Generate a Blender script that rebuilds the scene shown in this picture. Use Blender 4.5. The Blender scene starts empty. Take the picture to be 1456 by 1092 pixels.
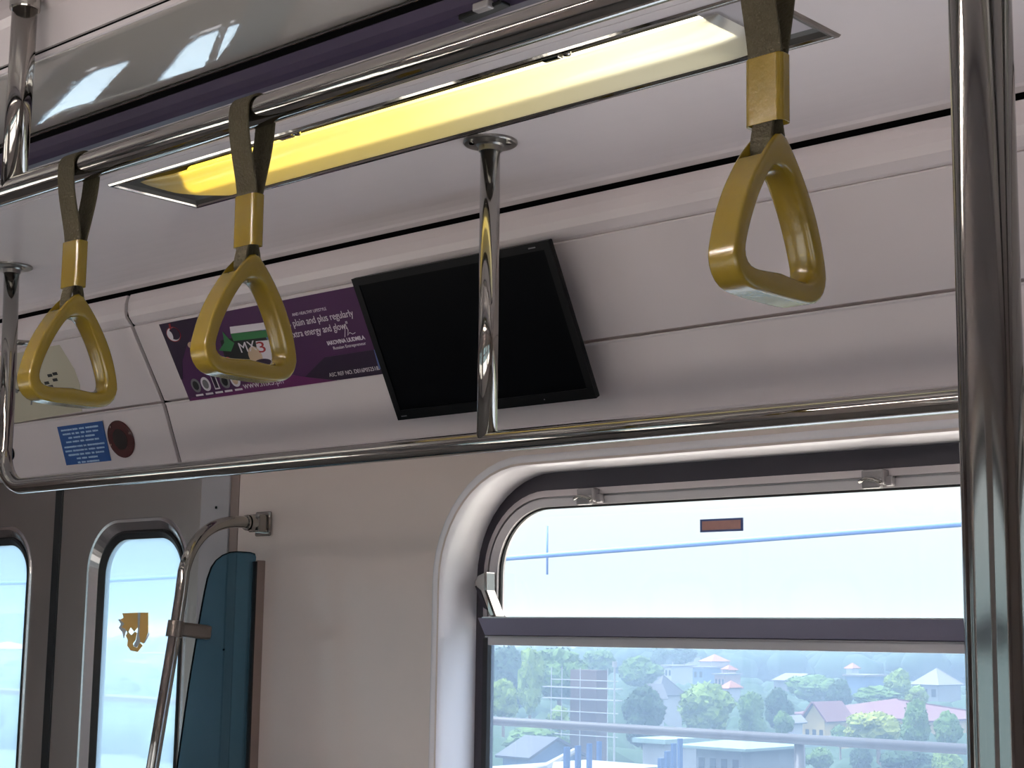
import bpy, bmesh, math, random
from mathutils import Vector, Matrix, noise
random.seed(7)
SC = bpy.context.scene
COL = SC.collection
PI = math.pi

# ------------------------------------------------------------------ colours and materials
def srgb(r, g, b):
    f = lambda c: (c/255)/12.92 if c/255 <= 0.04045 else (((c/255)+0.055)/1.055)**2.4
    return (f(r), f(g), f(b), 1)

def mat(name, col, rough=0.5, metal=0.0, spec=0.5, var=0.0, vscale=4.0, bump=0.0, bscale=30.0, coat=0.0, stretch=None, emis=None, estr=0, rvar=0.0):
    m = bpy.data.materials.new(name); m.use_nodes = True
    nt = m.node_tree; N = nt.nodes; L = nt.links
    p = N['Principled BSDF']
    p.inputs['Base Color'].default_value = col
    p.inputs['Roughness'].default_value = rough
    p.inputs['Metallic'].default_value = metal
    p.inputs['Specular IOR Level'].default_value = spec
    p.inputs['Coat Weight'].default_value = coat
    p.inputs['Coat Roughness'].default_value = 0.08
    if emis:
        p.inputs['Emission Color'].default_value = emis; p.inputs['Emission Strength'].default_value = estr
    tc = N.new('ShaderNodeTexCoord'); mp = N.new('ShaderNodeMapping'); L.new(tc.outputs['Object'], mp.inputs['Vector'])
    if stretch: mp.inputs['Scale'].default_value = stretch
    if var > 0:
        n = N.new('ShaderNodeTexNoise'); n.inputs['Scale'].default_value = vscale; n.inputs['Detail'].default_value = 5
        L.new(mp.outputs[0], n.inputs['Vector'])
        r = N.new('ShaderNodeMapRange'); r.inputs['To Min'].default_value = 1-var; r.inputs['To Max'].default_value = 1+var
        L.new(n.outputs['Fac'], r.inputs['Value'])
        x = N.new('ShaderNodeMix'); x.data_type = 'RGBA'; x.blend_type = 'MULTIPLY'; x.inputs[0].default_value = 1
        x.inputs[6].default_value = col; L.new(r.outputs[0], x.inputs[7]); L.new(x.outputs[2], p.inputs['Base Color'])
    if rvar > 0:
        n = N.new('ShaderNodeTexNoise'); n.inputs['Scale'].default_value = vscale*2
        L.new(mp.outputs[0], n.inputs['Vector'])
        r = N.new('ShaderNodeMapRange'); r.inputs['To Min'].default_value = max(0.02, rough-rvar); r.inputs['To Max'].default_value = rough+rvar
        L.new(n.outputs['Fac'], r.inputs['Value']); L.new(r.outputs[0], p.inputs['Roughness'])
    if bump > 0:
        n = N.new('ShaderNodeTexNoise'); n.inputs['Scale'].default_value = bscale; n.inputs['Detail'].default_value = 3
        L.new(mp.outputs[0], n.inputs['Vector'])
        b = N.new('ShaderNodeBump'); b.inputs['Strength'].default_value = bump; b.inputs['Distance'].default_value = 0.01
        L.new(n.outputs['Fac'], b.inputs['Height']); L.new(b.outputs[0], p.inputs['Normal'])
    return m

M = {}
M['ceiling'] = mat('ceiling_laminate', srgb(224, 215, 218), 0.19, spec=0.5, var=0.03, vscale=3, bump=0.12, bscale=5)
M['gloss_panel'] = mat('glossy_ceiling_panel', srgb(176, 170, 166), 0.03, spec=0.9, coat=0.8, bump=0.05, bscale=30, var=0.02)
M['cove'] = mat('cove_laminate', srgb(222, 211, 213), 0.33, spec=0.5, var=0.04, vscale=3, bump=0.05, bscale=60)
M['wall'] = mat('wall_laminate', srgb(228, 213, 206), 0.16, spec=0.45, var=0.05, vscale=5, bump=0.05, bscale=12)
M['reveal'] = mat('moulded_window_surround', srgb(248, 243, 247), 0.25, spec=0.5, var=0.03)
M['gap'] = mat('dark_joint', srgb(7, 6, 7), 0.8, spec=0.05)
M['purple'] = mat('purple_fascia', srgb(64, 54, 78), 0.35, var=0.15, vscale=12)
M['steel'] = mat('polished_steel', (0.38, 0.36, 0.335, 1), 0.06, 1.0, bump=0.03, bscale=14, rvar=0.03, vscale=8)
M['steel_big'] = mat('polished_steel_tube', (0.29, 0.285, 0.27, 1), 0.08, 1.0, bump=0.05, bscale=9, stretch=(1, 1, .25), rvar=0.03)
M['satin'] = mat('satin_steel_door', (0.52, 0.48, 0.455, 1), 0.28, 1.0, var=0.08, vscale=6, stretch=(1, 1, .15), bump=0.04, bscale=60)
M['jamb'] = mat('painted_jamb', srgb(178, 174, 178), 0.3, spec=0.5)
M['rim_steel'] = mat('window_rim_steel', (0.60, 0.58, 0.59, 1), 0.22, 1.0)
M['alu'] = mat('anodised_window_frame', (0.60, 0.55, 0.56, 1), 0.42, 0.6, var=0.05)
M['rubber'] = mat('black_rubber', srgb(22, 21, 24), 0.55)
M['gasket'] = mat('dark_window_gasket', srgb(46, 38, 50), 0.45)
M['yellow'] = mat('yellow_plastic', srgb(136, 112, 32), 0.24, spec=0.5, coat=0.25, var=0.05, vscale=20, bump=0.05, bscale=120)
M['webbing'] = mat('olive_webbing', srgb(72, 64, 44), 0.75, var=0.12, vscale=60, bump=0.4, bscale=300)
M['black_plastic'] = mat('black_plastic', srgb(12, 12, 15), 0.4, spec=.2)
M['screen'] = mat('switched_off_screen', srgb(4, 5, 9), 0.3, spec=0.08)
M['ad_purple'] = mat('purple_print', srgb(74, 30, 80), 0.4, var=0.06, vscale=8)
M['ad_dark'] = mat('dark_purple_print', srgb(40, 18, 50), 0.4)
M['ad_pink'] = mat('magenta_print', srgb(104, 34, 94), 0.4)
M['white_print'] = mat('white_print', srgb(226, 218, 226), 0.5)
M['red_print'] = mat('red_print', srgb(168, 44, 50), 0.5)
M['green_print'] = mat('green_print', srgb(52, 122, 72), 0.5)
M['blue_print'] = mat('blue_print', srgb(92, 110, 168), 0.5)
M['skin_print'] = mat('cream_print', srgb(206, 178, 150), 0.5)
M['black_print'] = mat('black_print', srgb(20, 20, 24), 0.5)
M['grey_print'] = mat('grey_print', srgb(120, 118, 122), 0.5)
M['blue_notice'] = mat('blue_notice', srgb(18, 78, 150), 0.4)
M['notice_text'] = mat('pale_notice_text', srgb(176, 208, 236), 0.5)
M['map_card'] = mat('yellowed_card', srgb(198, 190, 170), 0.4, var=0.04)
M['lens_red'] = mat('dark_red_lens', srgb(74, 14, 20), 0.25, coat=0.5)
M['lens_core'] = mat('dark_lens_core', srgb(24, 6, 9), 0.3)
M['clip'] = mat('clear_grey_clip', srgb(170, 164, 166), 0.2, 0.3)
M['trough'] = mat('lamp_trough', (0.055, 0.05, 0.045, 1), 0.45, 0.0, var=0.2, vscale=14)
M['lamp_end'] = mat('lamp_end_plate', srgb(172, 166, 174), 0.35)
M['orange_film'] = mat('orange_film', srgb(255, 206, 120), 0.6)
M['white_paper'] = mat('white_paper', srgb(225, 222, 222), 0.7)
M['brown_sticker'] = mat('brown_sticker', srgb(206, 156, 148), 0.5, var=0.15, vscale=60)
M['floor'] = mat('vinyl_floor', srgb(112, 108, 106), 0.4, var=0.06, vscale=20)
M['bracket_brown'] = mat('bronze_clamp', (0.20, 0.17, 0.15, 1), 0.35, 0.7)
M['bronze_edge'] = mat('brown_channel', srgb(150, 132, 126), 0.4, 0.3)

for nm_, ior_ in (('gloss_panel', 2.8),):
    p_ = M[nm_].node_tree.nodes['Principled BSDF']; p_.inputs['Coat Roughness'].default_value = 0.015; p_.inputs['Coat IOR'].default_value = ior_; p_.inputs['Coat Weight'].default_value = 1
def acrylic():
    m = bpy.data.materials.new('teal_acrylic'); m.use_nodes = True
    nt = m.node_tree; N = nt.nodes; L = nt.links; N.remove(N['Principled BSDF']); out = N['Material Output']
    t = N.new('ShaderNodeBsdfTransparent'); t.inputs[0].default_value = (0.34, 0.50, 0.58, 1)
    d = N.new('ShaderNodeBsdfPrincipled'); d.inputs['Base Color'].default_value = srgb(104, 150, 172); d.inputs['Roughness'].default_value = 0.2
    x = N.new('ShaderNodeMixShader'); x.inputs[0].default_value = 0.34
    L.new(t.outputs[0], x.inputs[1]); L.new(d.outputs[0], x.inputs[2]); L.new(x.outputs[0], out.inputs[0]); return m
M['acrylic'] = acrylic()

def glass(name, tint, veil, vfac):
    m = bpy.data.materials.new(name); m.use_nodes = True
    nt = m.node_tree; N = nt.nodes; L = nt.links; N.remove(N['Principled BSDF']); out = N['Material Output']
    t = N.new('ShaderNodeBsdfTransparent'); t.inputs[0].default_value = tint
    tr = N.new('ShaderNodeBsdfTranslucent'); tr.inputs[0].default_value = veil
    a = N.new('ShaderNodeMixShader'); a.inputs[0].default_value = vfac
    L.new(t.outputs[0], a.inputs[1]); L.new(tr.outputs[0], a.inputs[2])
    g = N.new('ShaderNodeBsdfGlossy'); g.inputs['Roughness'].default_value = 0.02
    lw = N.new('ShaderNodeLayerWeight'); lw.inputs[0].default_value = .5
    pw = N.new('ShaderNodeMath'); pw.operation = 'POWER'; pw.inputs[1].default_value = 5; L.new(lw.outputs[1], pw.inputs[0])
    ad = N.new('ShaderNodeMath'); ad.operation = 'MULTIPLY_ADD'; ad.inputs[1].default_value = .9; ad.inputs[2].default_value = .04; L.new(pw.outputs[0], ad.inputs[0])
    b = N.new('ShaderNodeMixShader'); L.new(ad.outputs[0], b.inputs[0]); L.new(a.outputs[0], b.inputs[1]); L.new(g.outputs[0], b.inputs[2])
    L.new(b.outputs[0], out.inputs[0]); return m
M['glass_clear'] = glass('clear_window_glass', (0.96, 0.99, 1, 1), (0.9, 0.95, 1, 1), 0.05)
M['glass_haze'] = glass('dusty_tinted_glass', (0.50, 0.60, 0.72, 1), (0.40, 0.62, 1.0, 1), 0.185)
M['glass_door'] = glass('dusty_door_glass', (0.50, 0.66, 0.80, 1), (0.44, 0.70, 1.0, 1), 0.38)

def lamp_tube(k=1.0, nm='fluorescent_tube'):
    m = bpy.data.materials.new(nm); m.use_nodes = True
    nt = m.node_tree; N = nt.nodes; L = nt.links; N.remove(N['Principled BSDF']); out = N['Material Output']
    e = N.new('ShaderNodeEmission'); tc = N.new('ShaderNodeTexCoord'); s = N.new('ShaderNodeSeparateXYZ')
    r = N.new('ShaderNodeMapRange'); r.inputs['From Min'].default_value = -2.2; r.inputs['From Max'].default_value = -1.1
    c = N.new('ShaderNodeValToRGB'); c.color_ramp.elements[0].color = (1, 0.66, 0.05, 1); c.color_ramp.elements[0].position = 0.0
    c.color_ramp.elements[1].color = (1, 0.93, 0.66, 1); c.color_ramp.elements[1].position = 0.85
    q = c.color_ramp.elements.new(0.45); q.color = (1, 0.78, 0.20, 1)
    L.new(tc.outputs['Object'], s.inputs[0]); L.new(s.outputs[0], r.inputs[0]); L.new(r.outputs[0], c.inputs[0]); L.new(c.outputs[0], e.inputs[0])
    e.inputs[1].default_value = 1.15*k; L.new(e.outputs[0], out.inputs[0]); return m
M['tube_light'] = lamp_tube()
m = bpy.data.materials.new('white_fluorescent_tube'); m.use_nodes = True; p = m.node_tree.nodes['Principled BSDF']
p.inputs['Emission Color'].default_value = (1, .91, .87, 1); p.inputs['Emission Strength'].default_value = 88; M['fill_tube'] = m  # stronger, whiter tube for the added fill lights out of view

def diffuser_mat():
    m = bpy.data.materials.new('frosted_lamp_cover'); m.use_nodes = True
    nt = m.node_tree; N = nt.nodes; L = nt.links; N.remove(N['Principled BSDF']); out = N['Material Output']
    t = N.new('ShaderNodeBsdfTranslucent'); t.inputs[0].default_value = (0.95, 0.93, 0.86, 1)
    p = N.new('ShaderNodeBsdfRefraction'); p.inputs['Roughness'].default_value = 0.42; p.inputs['IOR'].default_value = 1.12; p.inputs[0].default_value = (1, .98, .93, 1)
    a = N.new('ShaderNodeMixShader'); a.inputs[0].default_value = 0.45; L.new(t.outputs[0], a.inputs[1]); L.new(p.outputs[0], a.inputs[2])
    d = N.new('ShaderNodeBsdfDiffuse'); d.inputs[0].default_value = (0.8, 0.8, 0.76, 1)
    b = N.new('ShaderNodeMixShader'); b.inputs[0].default_value = 0.18; L.new(a.outputs[0], b.inputs[1]); L.new(d.outputs[0], b.inputs[2])
    g = N.new('ShaderNodeBsdfGlossy'); g.inputs['Roughness'].default_value = 0.1
    c = N.new('ShaderNodeMixShader'); c.inputs[0].default_value = 0.06; L.new(b.outputs[0], c.inputs[1]); L.new(g.outputs[0], c.inputs[2])
    L.new(c.outputs[0], out.inputs[0]); return m
M['diffuser'] = diffuser_mat()

# ------------------------------------------------------------------ mesh helpers
def link(name, bm, m, parent=None, smooth=False, bevel=0, segs=2, angle=40):
    me = bpy.data.meshes.new(name); bmesh.ops.recalc_face_normals(bm, faces=bm.faces); bm.to_mesh(me); bm.free()
    me.materials.append(M[m] if isinstance(m, str) else m)
    o = bpy.data.objects.new(name, me); COL.objects.link(o)
    if parent: o.parent = parent
    if smooth:
        for p in me.polygons: p.use_smooth = True
    if bevel:
        b = o.modifiers.new('bevel', 'BEVEL'); b.width = bevel; b.segments = segs; b.limit_method = 'ANGLE'; b.angle_limit = math.radians(angle)
        b.harden_normals = False
    return o

def tag(o, label=None, cat=None, group=None, kind=None):
    if label: o['label'] = label
    if cat: o['category'] = cat
    if group: o['group'] = group
    if kind: o['kind'] = kind
    return o

def empty(name, loc=(0, 0, 0), label=None, cat=None, group=None):
    o = bpy.data.objects.new(name, None); COL.objects.link(o); o.empty_display_size = .05
    o.location = loc
    return tag(o, label, cat, group)

def rel(o, parent):
    """parent o to parent while its mesh stays where it was modelled in the world"""
    o.parent = parent; o.matrix_parent_inverse = Matrix.Translation(parent.location).inverted(); return o

def box(bm, x0, x1, y0, y1, z0, z1, mtx=None):
    vs = [bm.verts.new((x, y, z)) for x in (x0, x1) for y in (y0, y1) for z in (z0, z1)]
    if mtx is not None:
        for v in vs: v.co = mtx @ v.co
    for f in ((0, 1, 3, 2), (4, 6, 7, 5), (0, 4, 5, 1), (2, 3, 7, 6), (0, 2, 6, 4), (1, 5, 7, 3)): bm.faces.new([vs[i] for i in f])

def boxo(name, m, parent, *a, bevel=0, mtx=None, segs=2):
    bm = bmesh.new(); box(bm, *a, mtx=mtx); return link(name, bm, m, parent, bevel=bevel, segs=segs)

def sweep(bm, pts, r, n=24, cap=True, closed=False):
    pts = [Vector(p) for p in pts]; rings = []
    up = None
    for i, p in enumerate(pts):
        a = pts[max(i-1, 0)]; b = pts[min(i+1, len(pts)-1)]; t = (b-a).normalized()
        if up is None:
            up = Vector((0, 0, 1)) if abs(t.z) < .9 else Vector((1, 0, 0))
        up = (up - t*up.dot(t)).normalized(); s = t.cross(up)
        rr = r[i] if isinstance(r, (list, tuple)) else r
        rings.append([bm.verts.new(p + (up*math.cos(k*2*PI/n) + s*math.sin(k*2*PI/n))*rr) for k in range(n)])
    for a, b in zip(rings, rings[1:]):
        for k in range(n): bm.faces.new((a[k], a[(k+1) % n], b[(k+1) % n], b[k]))
    if cap:
        bm.faces.new(rings[0]); bm.faces.new(rings[-1])

def arc(c, a0, a1, r, n, plane):
    """points of an arc about c; plane = (u,v) unit vectors"""
    c = Vector(c); u = Vector(plane[0]); v = Vector(plane[1])
    return [c + u*(r*math.cos(a0+(a1-a0)*i/n)) + v*(r*math.sin(a0+(a1-a0)*i/n)) for i in range(n+1)]

def tube(name, pts, r, m, parent=None, n=28):
    bm = bmesh.new(); sweep(bm, pts, r, n)
    o = link(name, bm, m, parent, smooth=True)
    o.data.polygons[-1].use_smooth = False; o.data.polygons[-2].use_smooth = False
    return o

def extrude_x(bm, prof, x0, x1, closed=True, cap=True, nx=1):
    """profile of (y,z) points run along X"""
    cols = []
    for i in range(nx+1):
        x = x0+(x1-x0)*i/nx
        cols.append([bm.verts.new((x, y, z)) for y, z in prof])
    n = len(prof)
    for a, b in zip(cols, cols[1:]):
        for k in range(n if closed else n-1): bm.faces.new((a[k], a[(k+1) % n], b[(k+1) % n], b[k]))
    if closed and cap:
        bm.faces.new(cols[0]); bm.faces.new(cols[-1])

def rrect(x0, x1, z0, z1, r, n=12):
    """rounded rectangle in XZ, counter-clockwise from the bottom-left corner's start"""
    out = []
    for cx, cz, a in ((x1-r, z1-r, 0), (x0+r, z1-r, PI/2), (x0+r, z0+r, PI), (x1-r, z0+r, 1.5*PI)):
        for i in range(n+1):
            t = a+PI/2*i/n; out.append((cx+r*math.cos(t), cz+r*math.sin(t)))
    return out

def rrect2(x0, x1, z0, z1, rt, rb, n=12):
    out = []
    for cx, cz, a, r in ((x1-rt, z1-rt, 0, rt), (x0+rt, z1-rt, PI/2, rt), (x0+rb, z0+rb, PI, rb), (x1-rb, z0+rb, 1.5*PI, rb)):
        for i in range(n+1):
            t = a+PI/2*i/n; out.append((cx+r*math.cos(t), cz+r*math.sin(t)))
    return out

def loft(bm, loops, closed=True):
    """loops: list of (list of (x,z), y)"""
    R = [[bm.verts.new((x, y, z)) for x, z in lp] for lp, y in loops]
    n = len(R[0])
    pairs = list(zip(R, R[1:])) + ([(R[-1], R[0])] if closed else [])
    for a, b in pairs:
        for k in range(n): bm.faces.new((a[k], a[(k+1) % n], b[(k+1) % n], b[k]))

def hole_wall(bm, X0, X1, Z0, Z1, hole, y, n=12):
    """flat sheet X0..X1, Z0..Z1 with a rounded hole"""
    x0, x1, z0, z1, r = hole; lp = rrect(x0, x1, z0, z1, r, n)
    inner = [bm.verts.new((x, y, z)) for x, z in lp]
    outer = []
    for k, (x, z) in enumerate(lp):
        q = k // (n+1); i = k % (n+1)
        # corner fan: first half of each arc goes to one side, second half to the other
        if q == 0: o = (X1, Z1*(i/n*2)+(z)*(1-i/n*2)) if i < n/2 else ((X1*(2-i/n*2)+x*(i/n*2-1)), Z1)
        elif q == 1: o = ((X0*(i/n*2)+x*(1-i/n*2)), Z1) if i < n/2 else (X0, Z1*(2-i/n*2)+z*(i/n*2-1))
        elif q == 2: o = (X0, Z0*(i/n*2)+z*(1-i/n*2)) if i < n/2 else ((X0*(2-i/n*2)+x*(i/n*2-1)), Z0)
        else: o = ((X1*(i/n*2)+x*(1-i/n*2)), Z0) if i < n/2 else (X1, Z0*(2-i/n*2)+z*(i/n*2-1))
        outer.append(bm.verts.new((o[0], y, o[1])))
    N = len(lp)
    for k in range(N): bm.faces.new((inner[k], inner[(k+1) % N], outer[(k+1) % N], outer[k]))

def disc(bm, c, r, u, v, nrm, th, n=32, ry=None):
    c = Vector(c); u = Vector(u); v = Vector(v); nrm = Vector(nrm); ry = ry or r
    a = [bm.verts.new(c+u*(r*math.cos(k*2*PI/n))+v*(ry*math.sin(k*2*PI/n))) for k in range(n)]
    b = [bm.verts.new(w.co+nrm*th) for w in a]
    for k in range(n): bm.faces.new((a[k], a[(k+1) % n], b[(k+1) % n], b[k]))
    bm.faces.new(a); bm.faces.new(b)

def poly(bm, pts, frame, th):
    """flat polygon given in a frame's (x,v) coordinates, th thick"""
    a = [bm.verts.new(frame @ Vector((x, v, 0))) for x, v in pts]
    b = [bm.verts.new(frame @ Vector((x, v, th))) for x, v in pts]
    n = len(a)
    for k in range(n): bm.faces.new((a[k], a[(k+1) % n], b[(k+1) % n], b[k]))
    bm.faces.new(a); bm.faces.new(b)

def text(name, s, size, frame, x, v, h, m, parent, align='LEFT', width=None, bold=0.0, rot=0.0, shear=0.0):
    cu = bpy.data.curves.new(name, 'FONT'); cu.body = s; cu.size = size; cu.align_x = align; cu.extrude = 0.0002; cu.offset = bold; cu.shear = shear
    ob = bpy.data.objects.new('t', cu); me = bpy.data.meshes.new_from_object(ob); bpy.data.objects.remove(ob)
    xs = [w.co.x for w in me.vertices]
    k = width/(max(xs)-min(xs)) if width else 1
    for w in me.vertices:
        c = Matrix.Rotation(rot, 4, 'Z') @ Vector((w.co.x*k, w.co.y, 0)); w.co = frame @ Vector((x+c.x, v+c.y, h+w.co.z))
    me.materials.clear(); me.materials.append(M[m])
    o = bpy.data.objects.new(name, me); COL.objects.link(o)
    if parent: rel(o, parent)
    return o

# ------------------------------------------------------------------ camera
CAMW = Matrix(((0.739, 0.092, 0.668), (0.674, -0.122, -0.729), (0.014, 0.988, -0.152)))
FPX = 2350.0
def _orth():
    vx = Vector((-1873-728, 546-870, -FPX)).normalized(); X = -vx; s = .0145
    a = (FPX*FPX+324*(324+s*2601))/(2601-324*s)
    Y = Vector((a, -(324+s*(a+2601)), -FPX)).normalized(); Y = (Y-X*X.dot(Y)).normalized(); Z = X.cross(Y)
    return Matrix((X, Y, Z))
CAMW = _orth()
cam = bpy.data.cameras.new('camera'); cam.sensor_width = 36; cam.lens = FPX/1456*36; cam.clip_start = 0.02; cam.clip_end = 6000
co = bpy.data.objects.new('camera', cam); COL.objects.link(co); co.matrix_world = CAMW.to_4x4(); SC.camera = co
def sight(u, v, y):
    """the point at distance y beyond the camera's wall-parallel plane that is seen at pixel u,v (used for the far landscape)"""
    r = CAMW @ Vector((u-728, 546-v, -FPX)); return r*(y/r.y)

# ------------------------------------------------------------------ the car's shell
XL, XR = -9.0, 4.0
FLOOR = -1.55
def struct(name, bm, m, smooth=False, bevel=0, **k):
    o = link(name, bm, m, None, smooth, bevel, **k); o['kind'] = 'structure'; return o
mirror_these = []

# floor
bm = bmesh.new(); box(bm, XL, XR, -.55, 2.25, FLOOR-.05, FLOOR); struct('floor', bm, 'floor')
# end walls
bm = bmesh.new(); box(bm, XL-.05, XL, -.6, 2.3, FLOOR, 1.0); struct('wall_west', bm, 'wall')
bm = bmesh.new(); box(bm, XR, XR+.05, -.6, 2.3, FLOOR, 1.0); struct('wall_east', bm, 'wall')

# raised centre of the ceiling: flat middle, black joint, glossy sloping panel
bm = bmesh.new(); extrude_x(bm, [(.82, .892), (1.165, .876), (1.180, .873), (1.186, .862), (1.190, .808), (1.215, .808), (1.215, .90), (.82, .93)], XL, XR); mirror_these.append(struct('ceiling_centre', bm, 'ceiling'))
bm = bmesh.new(); extrude_x(bm, [(1.194, .8095), (1.194, .8022), (1.22, .8022), (1.22, .8095)], XL, XR); mirror_these.append(struct('trim_1', bm, 'gap'))
bm = bmesh.new(); extrude_x(bm, [(1.1908, .8030), (1.1918, .7977), (1.194, .7964), (1.204, .7970), (1.214, .8030)], XL, XR); mirror_these.append(struct('trim_2', bm, 'ceiling'))
bm = bmesh.new(); extrude_x(bm, [(1.345-.149*i/16, .7735+.085*.149*i/16+.0650*.149*(i/16)**2) for i in range(16, -1, -1)]+[(1.345, .806), (1.196, .806)], XL, XR); mirror_these.append(struct('ceiling_gloss_panel', bm, 'gloss_panel', smooth=False))
for p_ in mirror_these[-1].data.polygons: p_.use_smooth = abs(p_.normal.z) > .9 and p_.center.z < .8015
# purple riser with the black joint on top of it
bm = bmesh.new(); extrude_x(bm, [(1.349, .7745), (1.349, .7625), (1.375, .7625), (1.375, .7745)], XL, XR); mirror_these.append(struct('trim_3', bm, 'gap'))
bm = bmesh.new(); extrude_x(bm, [(1.345, .7628), (1.3445, .7612), (1.3475, .7480), (1.354, .7405), (1.362, .7352), (1.376, .7352), (1.376, .7628)], XL, XR); mirror_these.append(struct('trim_4', bm, 'purple', bevel=.002))
bm = bmesh.new(); extrude_x(bm, [(1.376, .735), (1.376, .78), (1.4855, .78), (1.4855, .735)], XL, XR); mirror_these.append(struct('trim_17', bm, 'ceiling', bevel=.002))
# lower ceiling with an opening for each lamp
FX = (-2.292, -1.018); FY = (1.514, 1.686)
bm = bmesh.new()
extrude_x(bm, [(1.485, .735), (FY[0], .735), (FY[0], .78), (1.485, .78)], XL, XR)
box(bm, XL, FX[0], FY[0], FY[1], .735, .78); box(bm, FX[1], XR, FY[0], FY[1], .735, .78)
prof = [(FY[1], .735), (1.755, .735)]
prof += [(1.755+.20*math.sin(t)*1.0, .735-.020*(1-math.cos(t))) for t in [PI/2*i/8 for i in range(1, 9)]]
prof += [(1.968, .7118), (1.99, .72), (1.99, .78), (FY[1], .78)]
extrude_x(bm, prof, XL, XR)
o = struct('ceiling_lower', bm, 'ceiling'); mirror_these.append(o)
# dark slot between ceiling and cove
bm = bmesh.new(); extrude_x(bm, [(1.99, .735), (1.99, .68), (2.02, .68), (2.02, .735)], XL, XR); mirror_these.append(struct('trim_5', bm, 'gap'))

# cove: curved top band, upper sloping panel, lower sloping panel; joint at SX
SX = -2.904
def cove(x0, x1, nm, off=0.0):
    k = off
    band = [(1.971+k, .7035), (1.966+k, .685), (1.966+k, .668), (1.970+k, .655), (1.980+k, .643), (1.986+k, .640), (2.01, .645), (2.01, .7035)]
    bm = bmesh.new(); extrude_x(bm, band, x0, x1); a = struct(nm[0], bm, 'cove', bevel=.0015)
    up = [(1.986+k, .6395), (1.984+k, .6365), (2.070+k, .4895), (2.10, .4895), (2.10, .6395)]
    bm = bmesh.new(); extrude_x(bm, up, x0, x1); b = struct(nm[1], bm, 'cove', bevel=.001)
    lo = [(2.0715+k, .4855), (2.0712+k, .4825), (2.074+k, .481), (2.112+k, .384), (2.119+k, .366), (2.122+k, .362), (2.16, .362), (2.16, .4875)]
    bm = bmesh.new(); extrude_x(bm, lo, x0, x1); c = struct(nm[2], bm, 'cove', bevel=.0015)
    return [a, b, c]
mirror_these += cove(SX+.006, XR, ('trim_6', 'trim_7', 'trim_8'))
mirror_these += cove(XL, SX-.006, ('trim_9', 'trim_10', 'trim_11'))
bm = bmesh.new(); extrude_x(bm, [(1.978, .700), (1.974, .66), (1.992, .640), (2.080, .486), (2.128, .366), (2.16, .366), (2.16, .70)], SX-.0065, SX+.0065); struct('trim_12', bm, 'gap')

# outer skin above the coves so that no daylight leaks in
bm = bmesh.new(); extrude_x(bm, [(.82, 1.0), (1.6, .96), (2.30, .80), (2.42, .45), (2.42, .36), (2.44, .36), (2.44, .46), (2.32, .83), (1.6, .99), (.82, 1.03)], XL, XR); mirror_these.append(struct('ceiling_outer_skin', bm, 'wall'))

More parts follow.
